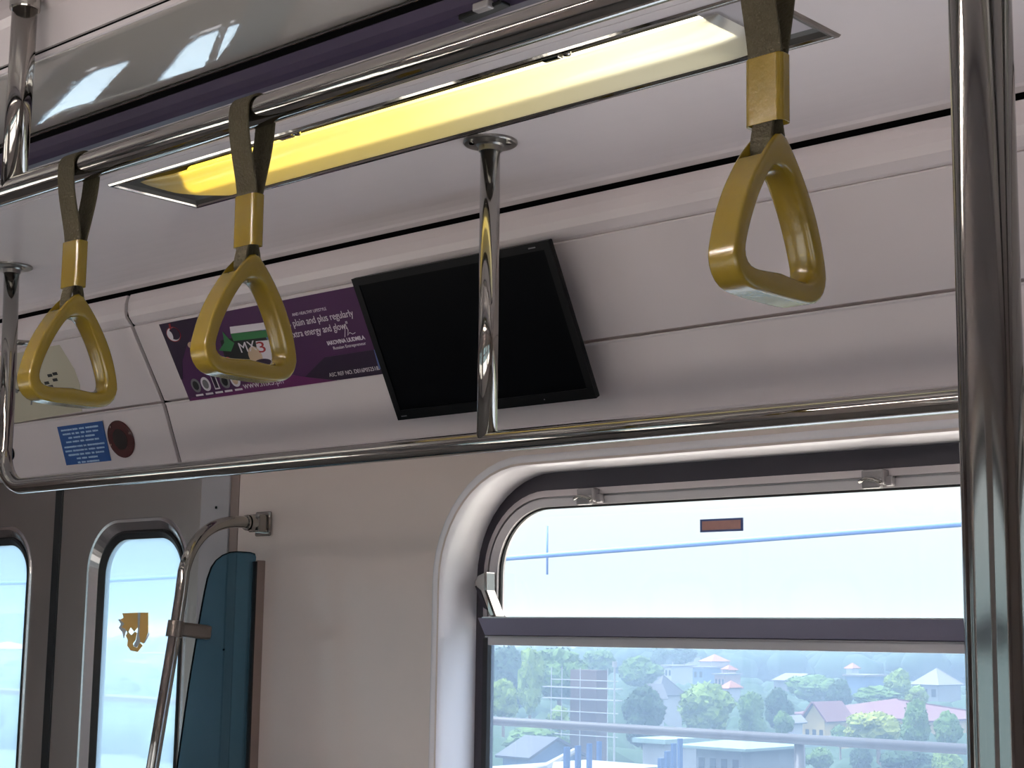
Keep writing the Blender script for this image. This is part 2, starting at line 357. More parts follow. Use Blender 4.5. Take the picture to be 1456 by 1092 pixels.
# ------------------------------------------------------------------ side wall and windows
WY = 2.14
def window(nx, x0, x1, z0=-.66, z1=.30):
    """recessed window: moulded surround, gasket, hopper above, fixed pane below"""
    r = .20; out = []
    bm = bmesh.new()
    L0 = rrect(x0, x1, z0, z1, r)
    def ins(d, rr): return rrect(x0+d, x1-d, z0+d, z1-d, rr)
    loft(bm, [(ins(-.020, r+.02), WY+.001), (ins(-.012, r+.012), WY-.002), (ins(-.005, r+.005), WY-.001), (ins(-.0005, r), WY+.005), (ins(.003, r-.003), WY+.016),
              (ins(.005, r-.006), WY+.05), (ins(.004, r-.015), WY+.10), (ins(.004, r-.015), WY+.13), (ins(-.02, r+.02), WY+.13)])
    a = struct('trim_surround', bm, 'reveal', smooth=True); a.name = 'trim_%d' % (20+nx); out.append(a)
    bm = bmesh.new()
    fy = WY+.095
    loft(bm, [(ins(.0035, r-.02), fy), (rrect(x0+.0225, x1-.0225, z0+.02, z1-.0375, .148), fy+.004), (rrect(x0+.0225, x1-.0225, z0+.02, z1-.0375, .148), fy+.03), (ins(.0035, r-.02), fy+.03)])
    w = struct('window_%d' % nx, bm, 'gasket'); out.append(w)
    # hopper sash
    hz0 = .036
    bm = bmesh.new()
    A = rrect2(x0+.021, x1-.021, hz0-.02, z1-.036, .150, .02); B = rrect2(x0+.033, x1-.033, hz0-.01, z1-.048, .138, .02)
    C = rrect2(x0+.037, x1-.037, hz0-.01, z1-.052, .134, .02); D = rrect2(x0+.055, x1-.055, hz0, z1-.0655, .118, .018)
    loft(bm, [(A, fy), (B, fy-.003), (B, fy+.006), (C, fy+.006), (C, fy-.003), (D, fy), (D, fy+.02), (A, fy+.02)])
    f = link('sash_frame', bm, 'alu', w); 
    bm = bmesh.new(); lp = rrect2(x0+.0535, x1-.0535, hz0-.002, z1-.0640, .119, .02); l2 = rrect2(x0+.0585, x1-.0585, hz0+.002, z1-.069, .114, .016); loft(bm, [(lp, fy+.006), (l2, fy+.006), (l2, fy+.012), (lp, fy+.012)])
    link('glazing_seal', bm, 'rubber', f)
    bm = bmesh.new(); lp = rrect2(x0+.054, x1-.054, hz0-.005, z1-.0645, .118, .018); vs = [bm.verts.new((x, fy+.010, z)) for x, z in lp]; bm.faces.new(vs)
    link('upper_pane', bm, 'glass_clear', w)
    # transom
    bm = bmesh.new()
    def bar(prof, xa, xb, lean):
        L = [bm.verts.new((xa+lean*(hz0-z), y, z)) for y, z in prof]; R = [bm.verts.new((xb-lean*(hz0-z), y, z)) for y, z in prof]
        n = len(prof)
        for k in range(n): bm.faces.new((L[k], L[(k+1) % n], R[(k+1) % n], R[k]))
        bm.faces.new(L); bm.faces.new(R)
    bar([(fy-.045, .036), (fy-.040, .005), (fy-.03, .002), (fy, .002), (fy, .036)], x0+.050, x1-.05, .45)
    M['transom'] = M.get('transom') or mat('transom_lilac_metal', (0.24, 0.22, 0.30, 1), 0.3, 0.7)
    t = link('transom', bm, 'transom', w, bevel=.001)
    bm = bmesh.new(); box(bm, x0+.062, x1-.062, fy-.0462, fy-.02, .0355, .0378); link('transom_edge', bm, 'rim_steel', t)  # pale strip standing in for the lit lower edge of the glass
    bm = bmesh.new(); box(bm, x0+.066, x1-.066, fy-.0415, fy-.02, .0018, .0040); link('transom_edge', bm, 'jamb', t)  # second pale strip, painted as the light line along the joint below
    bm = bmesh.new(); box(bm, x0+.066, x1-.066, fy-.034, fy, -.0125, .002); link('transom_lip', bm, 'alu', t, bevel=.001)
    # lower pane
    bm = bmesh.new(); lp = [(x0+.02, -.005), (x0+.02, z0+.2), (x0+.08, z0+.06), (x0+.2, z0+.02), (x1-.2, z0+.02), (x1-.08, z0+.06), (x1-.02, z0+.2), (x1-.02, -.005)]
    vs = [bm.verts.new((x, fy+.012, z)) for x, z in lp]; bm.faces.new(vs); link('lower_pane', bm, 'glass_haze', w)
    bm = bmesh.new(); box(bm, x0+.02, x0+.032, fy+.002, fy+.02, z0+.12, 0); box(bm, x1-.032, x1-.02, fy+.002, fy+.02, z0+.12, 0); link('lower_frame', bm, 'rubber', w)
    return out, w

WX0, WX1 = -2.132, -.26
outs, win1 = window(1, WX0, WX1); mirror_these += outs
o2, win2 = window(2, .12, 2.0); mirror_these += o2
o3, win3 = window(3, -6.2, -4.45); mirror_these += o3
def wall_piece(name, X0, X1, x0, x1, extra=None):
    bm = bmesh.new(); hole_wall(bm, X0, X1, FLOOR, .40, (x0-.02+.02, x1, -.66, .30, .20), WY); 
    if extra: extra(bm)
    o = struct(name, bm, 'wall'); mirror_these.append(o); return o
def ext_sheet(bm, X0, X1, x0, x1):
    hole_wall(bm, X0, X1, FLOOR, .45, (x0, x1, -.66, .30, .20), WY+.135)
wall_piece('wall_north', -2.7195, -.07, WX0, WX1, lambda bm: ext_sheet(bm, -2.7195, -.07, WX0, WX1))
wall_piece('wall_north_right', -.07, XR, .12, 2.0, lambda bm: ext_sheet(bm, -.07, XR, .12, 2.0))
wall_piece('wall_north_left', XL, -4.12, -6.2, -4.45, lambda bm: ext_sheet(bm, XL, -4.12, -6.2, -4.45))

# clips and lever on the hopper belong to the window
def clip(x, par):
    fy = WY+.095; bm = bmesh.new()
    box(bm, x-.019, x+.019, fy-.020, fy, .238, .262)
    box(bm, x-.015, x+.017, fy-.026, fy-.014, .232, .249)
    box(bm, x+.017, x+.030, fy-.012, fy, .236, .252)
    c = link('hinge_clip', bm, 'clip', par, bevel=.003)
    bm = bmesh.new(); sweep(bm, [(x-.018, fy-.027, .243), (x-.006, fy-.029, .247), (x+.008, fy-.029, .245), (x+.02, fy-.026, .240)], .0028, 8); link('clip_hook', bm, 'steel', c, smooth=True)
clip(-1.853, win1); clip(-1.285, win1)
bm = bmesh.new()
pr = [(-2.108, .100), (-2.098, .113), (-2.078, .120), (-2.077, .086), (-2.052, .038), (-2.066, .038)]
a = [bm.verts.new((x, 2.205, z)) for x, z in pr]; b = [bm.verts.new((x, 2.232, z)) for x, z in pr]
for k in range(6): bm.faces.new((a[k], a[(k+1) % 6], b[(k+1) % 6], b[k]))
bm.faces.new(a); bm.faces.new(b)
lv = link('latch_lever', bm, 'steel', win1, bevel=.003)
bm = bmesh.new(); pr = [(-2.103, .094), (-2.090, .086), (-2.071, .050), (-2.080, .054)]
a = [bm.verts.new((x, 2.2035, z)) for x, z in pr]; b = [bm.verts.new((x, 2.207, z)) for x, z in pr]
for k in range(4): bm.faces.new((a[k], a[(k+1) % 4], b[(k+1) % 4], b[k]))
bm.faces.new(a); bm.faces.new(b); link('latch_slot', bm, 'gasket', lv)

# ------------------------------------------------------------------ doors
DY = 2.17
def door_leaf(n, x0, x1, wx0, wx1):
    bm = bmesh.new(); hole_wall(bm, x0, x1, FLOOR, .42, (wx0, wx1, -.80, .252, .115), DY)
    hole_wall(bm, x0, x1, FLOOR, .42, (wx0, wx1, -.80, .252, .115), DY+.035)
    d = struct('door_%d' % n, bm, 'satin')
    bm = bmesh.new(); i = lambda k, r: rrect(wx0+k, wx1-k, -.80+k, .252-k, r)
    loft(bm, [(i(-.004, .119), DY+.001), (i(0, .115), DY-.004), (i(.006, .109), DY-.003), (i(.024, .098), DY+.010), (i(.026, .096), DY+.014), (i(-.004, .119), DY+.014)])
    link('window_rim', bm, 'rim_steel', d, smooth=False)
    bm = bmesh.new(); loft(bm, [(i(.0255, .096), DY+.009), (i(.030, .093), DY+.007), (i(.043, .082), DY+.016), (i(.043, .082), DY+.03), (i(.0255, .096), DY+.03)])
    link('gasket', bm, 'rubber', d)
    bm = bmesh.new(); vs = [bm.verts.new((x, DY+.018, z)) for x, z in i(.030, .09)]; bm.faces.new(vs); link('pane', bm, 'glass_door', d)
    return d
d1 = door_leaf(1, -3.421, -2.80, -3.302, -2.926); mirror_these.append(d1)
d2 = door_leaf(2, -4.13, -3.455, -3.925, -3.545); mirror_these.append(d2)
bm = bmesh.new(); box(bm, -3.456, -3.420, DY-.003, DY+.03, FLOOR, .42); s_ = link('door_seal', bm, 'rubber', d1, bevel=.006)
# jamb
bm = bmesh.new(); box(bm, -2.846, -2.750, 2.137, 2.19, FLOOR, .40); mirror_these.append(struct('trim_13', bm, 'jamb', bevel=.002))
bm = bmesh.new(); box(bm, -2.750, -2.7235, 2.141, 2.19, FLOOR, .40); mirror_these.append(struct('trim_14', bm, 'bronze_edge'))
bm = bmesh.new(); box(bm, -2.724, -2.719, 2.146, 2.19, FLOOR, .40); mirror_these.append(struct('trim_15', bm, 'gap'))
bm = bmesh.new(); box(bm, -4.17, -4.11, 2.137, 2.2, FLOOR, .40); mirror_these.append(struct('trim_16', bm, 'jamb', bevel=.002))
bm = bmesh.new(); disc(bm, (-2.792, 2.137, .262), .003, (1, 0, 0), (0, 0, 1), (0, -1, 0), .001, 12); link('screw_hole', bm, 'gap', bpy.data.objects['trim_13'])

# residue of a torn door sticker
t = empty('torn_sticker', (-3.154, DY+.017, 0), 'torn orange sticker remains stuck on the door glass', 'sticker')
def sheet(name, polys, y, m, parent, th=.0006):
    bm = bmesh.new()
    for pr in polys:
        a = [bm.verts.new((x, y, z)) for x, z in pr]; b = [bm.verts.new((x, y+th, z)) for x, z in pr]; n = len(pr)
        for k in range(n): bm.faces.new((a[k], a[(k+1) % n], b[(k+1) % n], b[k]))
        bm.faces.new(a); bm.faces.new(b)
    return rel(link(name, bm, m), parent)
def px_door(u, v): # sticker outline traced in the glass plane
    p = sight(u, v, DY+.016); return (p.x, p.z)
left = [(174, 872), (196, 871), (196, 890), (193, 908), (190, 914), (186, 903), (180, 911), (183, 922), (188, 924), (194, 927), (199, 922), (202, 914), (197, 917), (193, 922), (187, 918), (190, 909), (184, 915), (181, 905), (176, 906), (175, 898), (180, 894), (173, 892), (177, 887), (170, 882), (176, 878)]
left2 = [(174, 872), (196, 871), (196, 892), (191, 898), (186, 892), (182, 900), (178, 894), (173, 892), (177, 887), (171, 881), (176, 878)]
left3 = [(182, 898), (187, 903), (192, 898), (195, 900), (193, 910), (189, 915), (190, 919), (195, 921), (199, 914), (203, 918), (196, 927), (186, 925), (181, 918), (182, 910), (179, 904)]
right_ = [(200, 871), (211, 871), (211, 899), (207, 909), (204, 915), (200, 913), (198, 903)]
sheet('orange_layer', [[px_door(u, v) for u, v in q] for q in (left2, left3, right_)], DY+.0155, 'orange_film', t)
wl = [[(171, 880), (177, 887), (173, 892), (180, 895), (176, 908), (174, 899), (169, 893), (172, 887), (168, 881)], [(196, 871), (200, 871), (198, 903), (200, 913), (194, 921), (190, 918), (194, 910), (196, 895)], [(204, 915), (207, 909), (212, 899), (212, 903), (206, 914)]]
sheet('paper_scraps', [[px_door(u, v) for u, v in q] for q in wl], DY+.0157, 'white_paper', t)

# small sticker on the hopper glass
bm = bmesh.new(); box(bm, -1.626, -1.540, WY+.1035, WY+.1045, .1785, .2000)
o = link('window_sticker', bm, 'blue_print'); tag(o, 'small brown label with blue edge stuck on the upper window pane', 'sticker')
bm = bmesh.new(); box(bm, -1.6215, -1.5445, WY+.1028, WY+.1036, .1818, .1967); link('label_face', bm, 'brown_sticker', o)

# ------------------------------------------------------------------ mirror the shell to the camera's side
def mirror_copy(o, parent=None):
    c = o.copy(); COL.objects.link(c)
    if parent is None: c.scale = (1, -1, 1); c.location = (0, 1.64, 0)
    else: c.parent = parent
    for ch in list(o.children):
        if ch.name.startswith(('latch', 'hinge')): continue
        q_ = mirror_copy(ch, c)
        if ch.name.startswith(('lower_pane', 'pane')): q_.data = ch.data.copy(); q_.data.materials.clear(); q_.data.materials.append(M['glass_clear'])
    return c
k = 40
for o in mirror_these:
    c = mirror_copy(o)
    b = o.name.split('_')[0]
    if b in ('trim', 'window', 'door'):
        c.name = '%s_%d' % (b, k); k += 1
    else: c.name = o.name.replace('north', 'south') + ('' if 'north' in o.name else '_south')

# ------------------------------------------------------------------ ceiling lamp
def lamp(name, dx, label):
    x0, x1 = FX; y0, y1 = FY
    L = empty(name, (x0, (y0+y1)/2, .735), label, 'ceiling light')
    bm = bmesh.new()
    def ring(ix, z): return [(x0+ix, y0+ix, z), (x1-ix, y0+ix, z), (x1-ix, y1-ix, z), (x0+ix, y1-ix, z)]
    def loops(lst, close=True):
        R = [[bm.verts.new(p) for p in q] for q in lst]
        prs = list(zip(R, R[1:])) + ([(R[-1], R[0])] if close else [])
        for a, b in prs:
            for i in range(4): bm.faces.new((a[i], a[(i+1) % 4], b[(i+1) % 4], b[i]))
        return R
    loops([ring(-.006, .7352), ring(-.004, .7315), ring(.001, .7315), ring(.003, .735), ring(.003, .745), ring(-.006, .745)])
    rel(link('lamp_frame', bm, 'steel', bevel=.0006), L)
    bm = bmesh.new()
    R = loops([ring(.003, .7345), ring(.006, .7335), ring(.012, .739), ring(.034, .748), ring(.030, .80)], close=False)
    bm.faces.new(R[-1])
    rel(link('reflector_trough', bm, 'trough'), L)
    # cover: bulging frosted lens
    bm = bmesh.new(); cols = []
    xs = [x0+.040]+[x0+.05+i*.02 for i in range(6)]
    xs = [x0+.036, x0+.040, x0+.055, x0+.08, x0+.12, x0+.3, (x0+x1)/2, x1-.3, x1-.14, x1-.11, x1-.09, x1-.075]
    for i, x in enumerate(xs):
        e = [.05, .25, .55, .8, 1, 1, 1, 1, 1, .85, .5, .05][i]
        row = []
        for j in range(19):
            t = PI*j/18; cy = 1.612; hy = .0645
            if x < x0+.13: cy = 1.579+.033*min(1, (x-x0-.036)/.08); hy = .0645*(.45+.55*min(1, (x-x0-.03)/.09)**.6)
            row.append(bm.verts.new((x, cy-hy*math.cos(t), .7395-(.0175*e)*math.sin(t)**.8)))
        cols.append(row)
    for a, b in zip(cols, cols[1:]):
        for j in range(18): bm.faces.new((a[j], a[j+1], b[j+1], b[j]))
    rel(link('lamp_cover', bm, 'diffuser', smooth=True), L)
    o = tube('fluorescent_tube', [(x0+.06, 1.632, .768), (x1-.12, 1.632, .768)], .015, 'tube_light', None, 16); rel(o, L)
    bm = bmesh.new(); box(bm, x1-.10, x1-.014, y0+.014, y1-.014, .742, .75); rel(link('end_plate', bm, 'lamp_end'), L)
    for xa in (x0+.40, x0+.93):
        bm = bmesh.new(); box(bm, xa, xa+.03, y0+.018, y0+.030, .738, .752); disc(bm, (xa+.04, y0+.024, .738), .006, (1, 0, 0), (0, 1, 0), (0, 0, 1), .01, 12)
        rel(link('cover_latch', bm, 'steel', bevel=.002), L)
    return L
LAMP = lamp('ceiling_light', 0, 'long recessed fluorescent ceiling light with yellowish glow behind frosted cover')
def copy_thing(o, dx, label, ymir=False):  # copies serve as added fill lights out of view, with brighter tubes
    c = o.copy(); COL.objects.link(c); c['label'] = label
    c.location = o.location + Vector((dx, 0, 0))
    if ymir: c.scale = (1, -1, 1); c.location.y = 1.64-c.location.y
    for ch in list(o.children):
        q = ch.copy(); COL.objects.link(q); q.parent = c; q.matrix_parent_inverse = ch.matrix_parent_inverse
        if ch.name.startswith('fluorescent'): q.data = ch.data.copy(); q.data.materials.clear(); q.data.materials.append(M['fill_tube'])
    return c

copy_thing(LAMP, 0, 'unseen fill light added on the near side of the aisle, right end of row', True)
copy_thing(LAMP, 2.3, 'unseen fill light added beyond the right edge of view')
copy_thing(LAMP, 2.3, 'unseen fill light added on the near side of the aisle, beyond the foreground pole', True)
copy_thing(LAMP, -3.4, 'unseen fill light added far down the car, out of view to the left')
copy_thing(LAMP, -3.4, 'unseen fill light added far down the car on the near side', True)

# ------------------------------------------------------------------ rails and poles
M['flange_steel'] = mat('brushed_flange_steel', (0.30, 0.285, 0.27, 1), 0.28, 1.0)
def flange(c, r, parent, m='flange_steel'):
    bm = bmesh.new(); n = 40; rings = []
    for rr, dz in ((r, 0), (r, -.0035), (r-.002, -.0050), (.0215, -.0062), (.0180, -.0085), (.0172, -.016), (.015, -.016)):
        rings.append([bm.verts.new((c[0]+rr*math.cos(k*2*PI/n), c[1]+rr*math.sin(k*2*PI/n), c[2]+dz)) for k in range(n)])
    for a, b in zip(rings, rings[1:]):
        for k in range(n): bm.faces.new((a[k], a[(k+1) % n], b[(k+1) % n], b[k]))
    bm.faces.new(rings[0])
    o = link('ceiling_flange', bm, m, smooth=False, bevel=0); rel(o, parent)
    for a in (0.2, 0.2+2*PI/3, .2+4*PI/3):
        bm = bmesh.new(); disc(bm, (c[0]+r*.78*math.cos(a), c[1]+r*.78*math.sin(a), c[2]-.006), .0045, (1, 0, 0), (0, 1, 0), (0, 0, -1), .003, 12)
        s = link('screw', bm, 'steel'); s.parent = o
    return o

# lower handrail (over the seats) with its centre pole and bent end
RY, RZ = 1.738, .2815
H = empty('handrail', (-1.64, RY, RZ), 'polished steel handrail running along the cove below the black television', 'handrail')
xe = -2.963
pts = [(xe-.014, RY, .729), (xe-.004, RY, .55), (xe, RY, .40), (xe, RY, RZ+.075)]
pts += arc((xe+.075, RY, RZ+.075), PI, 1.5*PI, .075, 10, ((1, 0, 0), (0, 0, 1)))[1:]
pts += [(-2.4, RY, RZ), (-1.64, RY, RZ), (-.8, RY, RZ-.002), (.2, RY, RZ-.002), (2.2, RY, RZ-.002)]
rel(tube('rail_tube', pts, .0155, 'steel'), H)
rel(tube('support_pole', [(-1.640, RY, .2815), (-1.640, RY, .45), (-1.643, RY, .73)], .0150, 'steel'), H)
flange((-1.643, RY, .735), .041, H)
flange((xe-.014, RY, .735), .041, H)
rel(tube('cross_rod', [(xe, RY, .576), (xe, 1.78, .580), (xe, 1.818, .582)], .0055, 'steel', None, 14), H)

# strap rail with its stub pole
SY, SZ = 1.156, .597
S = empty('overhead_rail', (-1.99, SY, SZ), 'polished overhead tube rail carrying the yellow straps below the ceiling', 'overhead rail')
rel(tube('rail_tube', [(-7.5, SY, SZ), (-4, SY, SZ), (-2, SY, SZ), (-1, SY, SZ), (0, SY, SZ), (2.5, SY, SZ)], .0175, 'steel'), S)
rel(tube('support_pole', [(-1.988, SY, SZ), (-1.988, SY, .75), (-1.988, SY, .877)], .0175, 'steel'), S)
bm = bmesh.new(); sweep(bm, [(-1.988, SY, .854), (-1.988, SY, .856), (-1.988, SY, .874)], [.0205, .0212, .0212], 32); rel(link('collar', bm, 'steel', smooth=False), S)

P = empty('grab_pole', (-.402, .82, FLOOR), 'thick polished floor to ceiling steel pole in the foreground right of the window', 'pole')
rel(tube('pole_tube', [(-.4035, .82, FLOOR), (-.4035, .82, -.4), (-.4025, .82, .1), (-.402, .82, .4), (-.402, .82, .914)], .0172, 'steel_big', None, 48), P)

# remains of the missing strap mount
bm = bmesh.new()
B = empty('strap_mount', (-1.29, 1.345, .735), 'small black and clear plastic clip on the purple ceiling strip', 'clip')
def tapered(bm, x0, x1, y0, y1, z0, z1, k):
    vs = [bm.verts.new(p) for p in ((x0, y0, z0), (x1, y0, z0+k), (x1, y0, z1), (x0, y0, z1-k*.3), (x0, y1, z0), (x1, y1, z0+k), (x1, y1, z1), (x0, y1, z1-k*.3))]
    for f in ((0, 1, 2, 3), (4, 5, 6, 7), (0, 1, 5, 4), (1, 2, 6, 5), (2, 3, 7, 6), (3, 0, 4, 7)): bm.faces.new([vs[i] for i in f])
def clipx(u): return sight(u, 30, 1.44).x
tapered(bm, -1.322, -1.252, 1.338, 1.356, .7265, .7350, .004); B.location = (-1.29, 1.345, .735)
rel(link('clip_base', bm, 'black_plastic', bevel=.002), B)
bm = bmesh.new(); box(bm, -1.292, -1.266, 1.331, 1.343, .7275, .7375); rel(link('clip_lens', bm, 'clip', bevel=.002), B)

# ------------------------------------------------------------------ grab straps
def ribbon(bm, pts, x0, x1, th):
    """strip of webbing: pts in YZ, width along X"""
    n = len(pts); T = []
    for i, (y, z) in enumerate(pts):
        a = pts[max(i-1, 0)]; b = pts[min(i+1, n-1)]; t = Vector((b[0]-a[0], b[1]-a[1])).normalized(); T.append(Vector((-t.y, t.x))*th/2)
    cols = []
    for (y, z), o in zip(pts, T):
        cols.append([bm.verts.new((x0, y+o.x, z+o.y)), bm.verts.new((x1, y+o.x, z+o.y)), bm.verts.new((x1, y-o.x, z-o.y)), bm.verts.new((x0, y-o.x, z-o.y))])
    for a, b in zip(cols, cols[1:]):
        for k in range(4): bm.faces.new((a[k], a[(k+1) % 4], b[(k+1) % 4], b[k]))
    bm.faces.new(cols[0]); bm.faces.new(cols[-1])

def bez(p0, p1, p2, p3, n):
    out = []
    for i in range(n+1):
        t = i/n; a = (1-t)**3; b = 3*t*(1-t)**2; c = 3*t*t*(1-t); d = t**3
        out.append((a*p0[0]+b*p1[0]+c*p2[0]+d*p3[0], a*p0[1]+b*p1[1]+c*p2[1]+d*p3[1]))
    return out

def make_strap():
    S_ = empty('grab_strap', (0, SY, SZ))
    w = .0175
    # relative to rail centre (y, z)
    bm = bmesh.new(); R = .0195
    loop = [(-R*math.cos(t)*1, R*math.sin(t)) for t in [PI*i/14 for i in range(15)]]
    front = bez((-.0035, -.100), (-.006, -.070), (-R-.002, -.035), (-R, 0), 10)
    back = bez((R, 0), (R+.001, -.035), (.010, -.070), (.0045, -.100), 10)
    ribbon(bm, front[:-1]+loop+back[1:], -w, w, .0026)
    link('webbing_loop', bm, 'webbing', S_, bevel=.0005, segs=1)
    # sleeve: rounded tube of oval section
    bm = bmesh.new(); rings = []
    lpo = rrect(-.0195, .0195, -.0088, .0088, .0062, 6); lpi = rrect(-.0178, .0178, -.0068, .0068, .0048, 6)
    for lp, z in ((lpi, -.1575), (lpo, -.1590), (lpo, -.1585), (lpo, -.0985), (lpi, -.0975), (lpi, -.1575)):
        rings.append([bm.verts.new((x, y, z)) for x, y in lp])
    for a, b in zip(rings, rings[1:]):
        for k in range(len(a)): bm.faces.new((a[k], a[(k+1) % len(a)], b[(k+1) % len(a)], b[k]))
    link('sleeve', bm, 'yellow', S_, smooth=False, bevel=.0004, segs=1)
    # webbing below sleeve, passing round the handle's bar
    bm = bmesh.new()
    low = bez((-.0045, -.150), (-.009, -.168), (-.013, -.180), (-.0085, -.1895), 8) + [(-.004, -.1925), (0, -.193), (.004, -.1925)] + bez((.0085, -.1895), (.013, -.180), (.009, -.168), (.0045, -.150), 8)
    ribbon(bm, low, -.0108, .0108, .0026); link('lower_webbing', bm, 'webbing', S_, bevel=.0005, segs=1)
    # handle
    def outer():
        half = [(.0, -.168), (.006, -.1695), (.012, -.176), (.0205, -.185), (.034, -.203), (.049, -.228), (.059, -.252), (.0655, -.277), (.0662, -.287), (.0625, -.298), (.054, -.3065), (.043, -.3105), (.02, -.3115), (0, -.3115)]
        return half
    def pathsmooth(pts, it=2):
        for _ in range(it):
            q = [pts[0]]
            for a, b in zip(pts, pts[1:]):
                q += [(a[0]*.75+b[0]*.25, a[1]*.75+b[1]*.25), (a[0]*.25+b[0]*.75, a[1]*.25+b[1]*.75)]
            q.append(pts[-1]); pts = q
        return pts
    o_half = pathsmooth(outer(), 1)
    i_half = pathsmooth([(0, -.1975), (.0085, -.1985), (.0165, -.205), (.030, -.226), (.0415, -.250), (.0495, -.273), (.0500, -.283), (.0450, -.2905), (.034, -.2930), (.012, -.2915), (0, -.2905)], 2)
    # resample both to the same count
    def resample(pts, n):
        L = [0]
        for a, b in zip(pts, pts[1:]): L.append(L[-1]+math.dist(a, b))
        out = []; j = 0
        for i in range(n+1):
            d = L[-1]*i/n
            while j < len(L)-2 and L[j+1] < d: j += 1
            t = (d-L[j])/max(1e-9, L[j+1]-L[j]); out.append((pts[j][0]+(pts[j+1][0]-pts[j][0])*t, pts[j][1]+(pts[j+1][1]-pts[j][1])*t))
        return out
    n = 30
    oh = resample(o_half, n); ih = resample(i_half, n)
    NOT = -.1900   # notch floor
    hw = .0150
    bm = bmesh.new()
    def full(h): return h + [(-y, z) for y, z in h[-2:0:-1]]
    ol = full(oh); il = full(ih); N = len(ol)
    cut = [(y, min(z, NOT)) for y, z in ol]; ch = hw-.0036
    lay = [(hw-.0012, [(y*.982, -.24+(z+.24)*.986) for y, z in ol]), (hw, [(y*.945, -.24+(z+.24)*.955) for y, z in ol])]
    lay = [(hw, [(y*.955, -.245+(z+.245)*.965) for y, z in ol]), (hw-.0008, [(y*.985, -.245+(z+.245)*.988) for y, z in ol]), (hw-.0024, ol), (ch, ol), (ch, cut), (0, cut), (-ch, cut), (-ch, ol), (-hw+.0024, ol), (-hw+.0008, [(y*.985, -.245+(z+.245)*.988) for y, z in ol]), (-hw, [(y*.955, -.245+(z+.245)*.965) for y, z in ol])]
    ci = lambda k: [(y*k, -.248+(z+.248)*k) for y, z in il]
    lay += [(-hw, ci(1.07)), (-hw+.0015, ci(1.02)), (-hw+.005, ci(.985)), (0, ci(.955)), (hw-.005, ci(.985)), (hw-.0015, ci(1.02)), (hw, ci(1.07))]
    Q = [[bm.verts.new((x, y, z)) for y, z in lp] for x, lp in lay]
    for a, b in zip(Q, Q[1:]+Q[:1]):
        for k in range(N): bm.faces.new((a[k], a[(k+1) % N], b[(k+1) % N], b[k]))
    bmesh.ops.remove_doubles(bm, verts=bm.verts, dist=.00002)
    bmesh.ops.dissolve_degenerate(bm, dist=.00001, edges=bm.edges)
    hd = link('handle', bm, 'yellow', S_)
    for p in hd.data.polygons: p.use_smooth = True
    hd.data.set_sharp_from_angle(angle=math.radians(48))
    return S_

def copy_tree(o, parent=None):
    c = o.copy(); COL.objects.link(c); c.parent = parent
    for ch in list(o.children): copy_tree(ch, c)
    return c
strap0 = make_strap()
labels = ['yellow grab strap hanging nearest on the right, before bare cove panels', 'yellow grab strap hanging before the purple advertisement, next to the lit lamp', 'yellow grab strap hanging farthest left, above the blue notice']
for i, (x, rz) in enumerate(((-.764, -2), (-1.473, 0), (-1.829, 1))):
    o = strap0 if i == 0 else copy_tree(strap0)
    o.location = (x, SY, SZ); o.rotation_euler = (math.radians((-.5, .4, .2)[i]), 0, math.radians(rz))
    tag(o, labels[i], 'grab strap', 'grab straps on the overhead rail')

# ------------------------------------------------------------------ things on the cove panels
def frame_of(x, y0, z0, y1, z1):
    """matrix: local x along the car, local y up the slope, local z towards the room"""
    v = Vector((0, y1-y0, z1-z0)).normalized(); u = Vector((1, 0, 0)); n = u.cross(v)
    return Matrix.Translation((x, y0, z0)) @ Matrix((u, v, n)).transposed().to_4x4()
FU = frame_of(0, 2.0748, .482, 1.9838, .641)      # upper panel, v from its lower edge
FL = frame_of(0, 2.1200, .364, 2.0730, .482)      # lower panel
K = 1/.868*.868
A = empty('advertisement', (-2.5, 2.04, .55), 'purple advertisement card with white lettering set in the cove beside the television', 'advertisement')
def flat(name, pts, h, m, parent, F=FU, th=.0006):
    bm = bmesh.new(); T = F @ Matrix.Translation((0, 0, h)); poly(bm, pts, T, th); o = link(name, bm, m); rel(o, parent); return o
def ell(cx, cv, rx, rv, n=28, a0=0): return [(cx+rx*math.cos(2*PI*k/n+a0), cv+rv*math.sin(2*PI*k/n+a0)) for k in range(n)]
flat('card', [(-2.812, .001), (-1.90, .001), (-1.90, .174), (-2.812, .174)], .0012, 'ad_purple', A, th=.0012)
flat('dark_corner', [(-2.812, .174), (-2.64, .174), (-2.70, .150), (-2.75, .120), (-2.785, .088), (-2.806, .05), (-2.812, .05)], .0025, 'ad_dark', A)
flat('dark_field', [(-2.46, .006), (-2.30, .001), (-1.90, .001), (-1.90, .05), (-2.36, .05)], .0024, 'ad_dark', A)
flat('magenta_swoosh', [(-2.812, .001), (-2.35, .001), (-2.42, .014), (-2.50, .031), (-2.56, .030), (-2.66, .012), (-2.75, .004), (-2.80, .008)], .0027, 'ad_pink', A)
ap = flat('fruit_emblem', ell(-2.777, .148, .0225, .0165), .0030, 'red_print', A)
flat('emblem_white', ell(-2.777, .148, .0205, .0148), .0034, 'white_print', ap); flat('emblem_dark', ell(-2.772, .149, .0165, .0132), .0038, 'ad_dark', ap)
flat('emblem_crescent', ell(-2.787, .147, .0075, .0100), .0042, 'white_print', ap); flat('emblem_stem', [(-2.781, .160), (-2.775, .160), (-2.773, .172), (-2.779, .171)], .0042, 'red_print', ap)
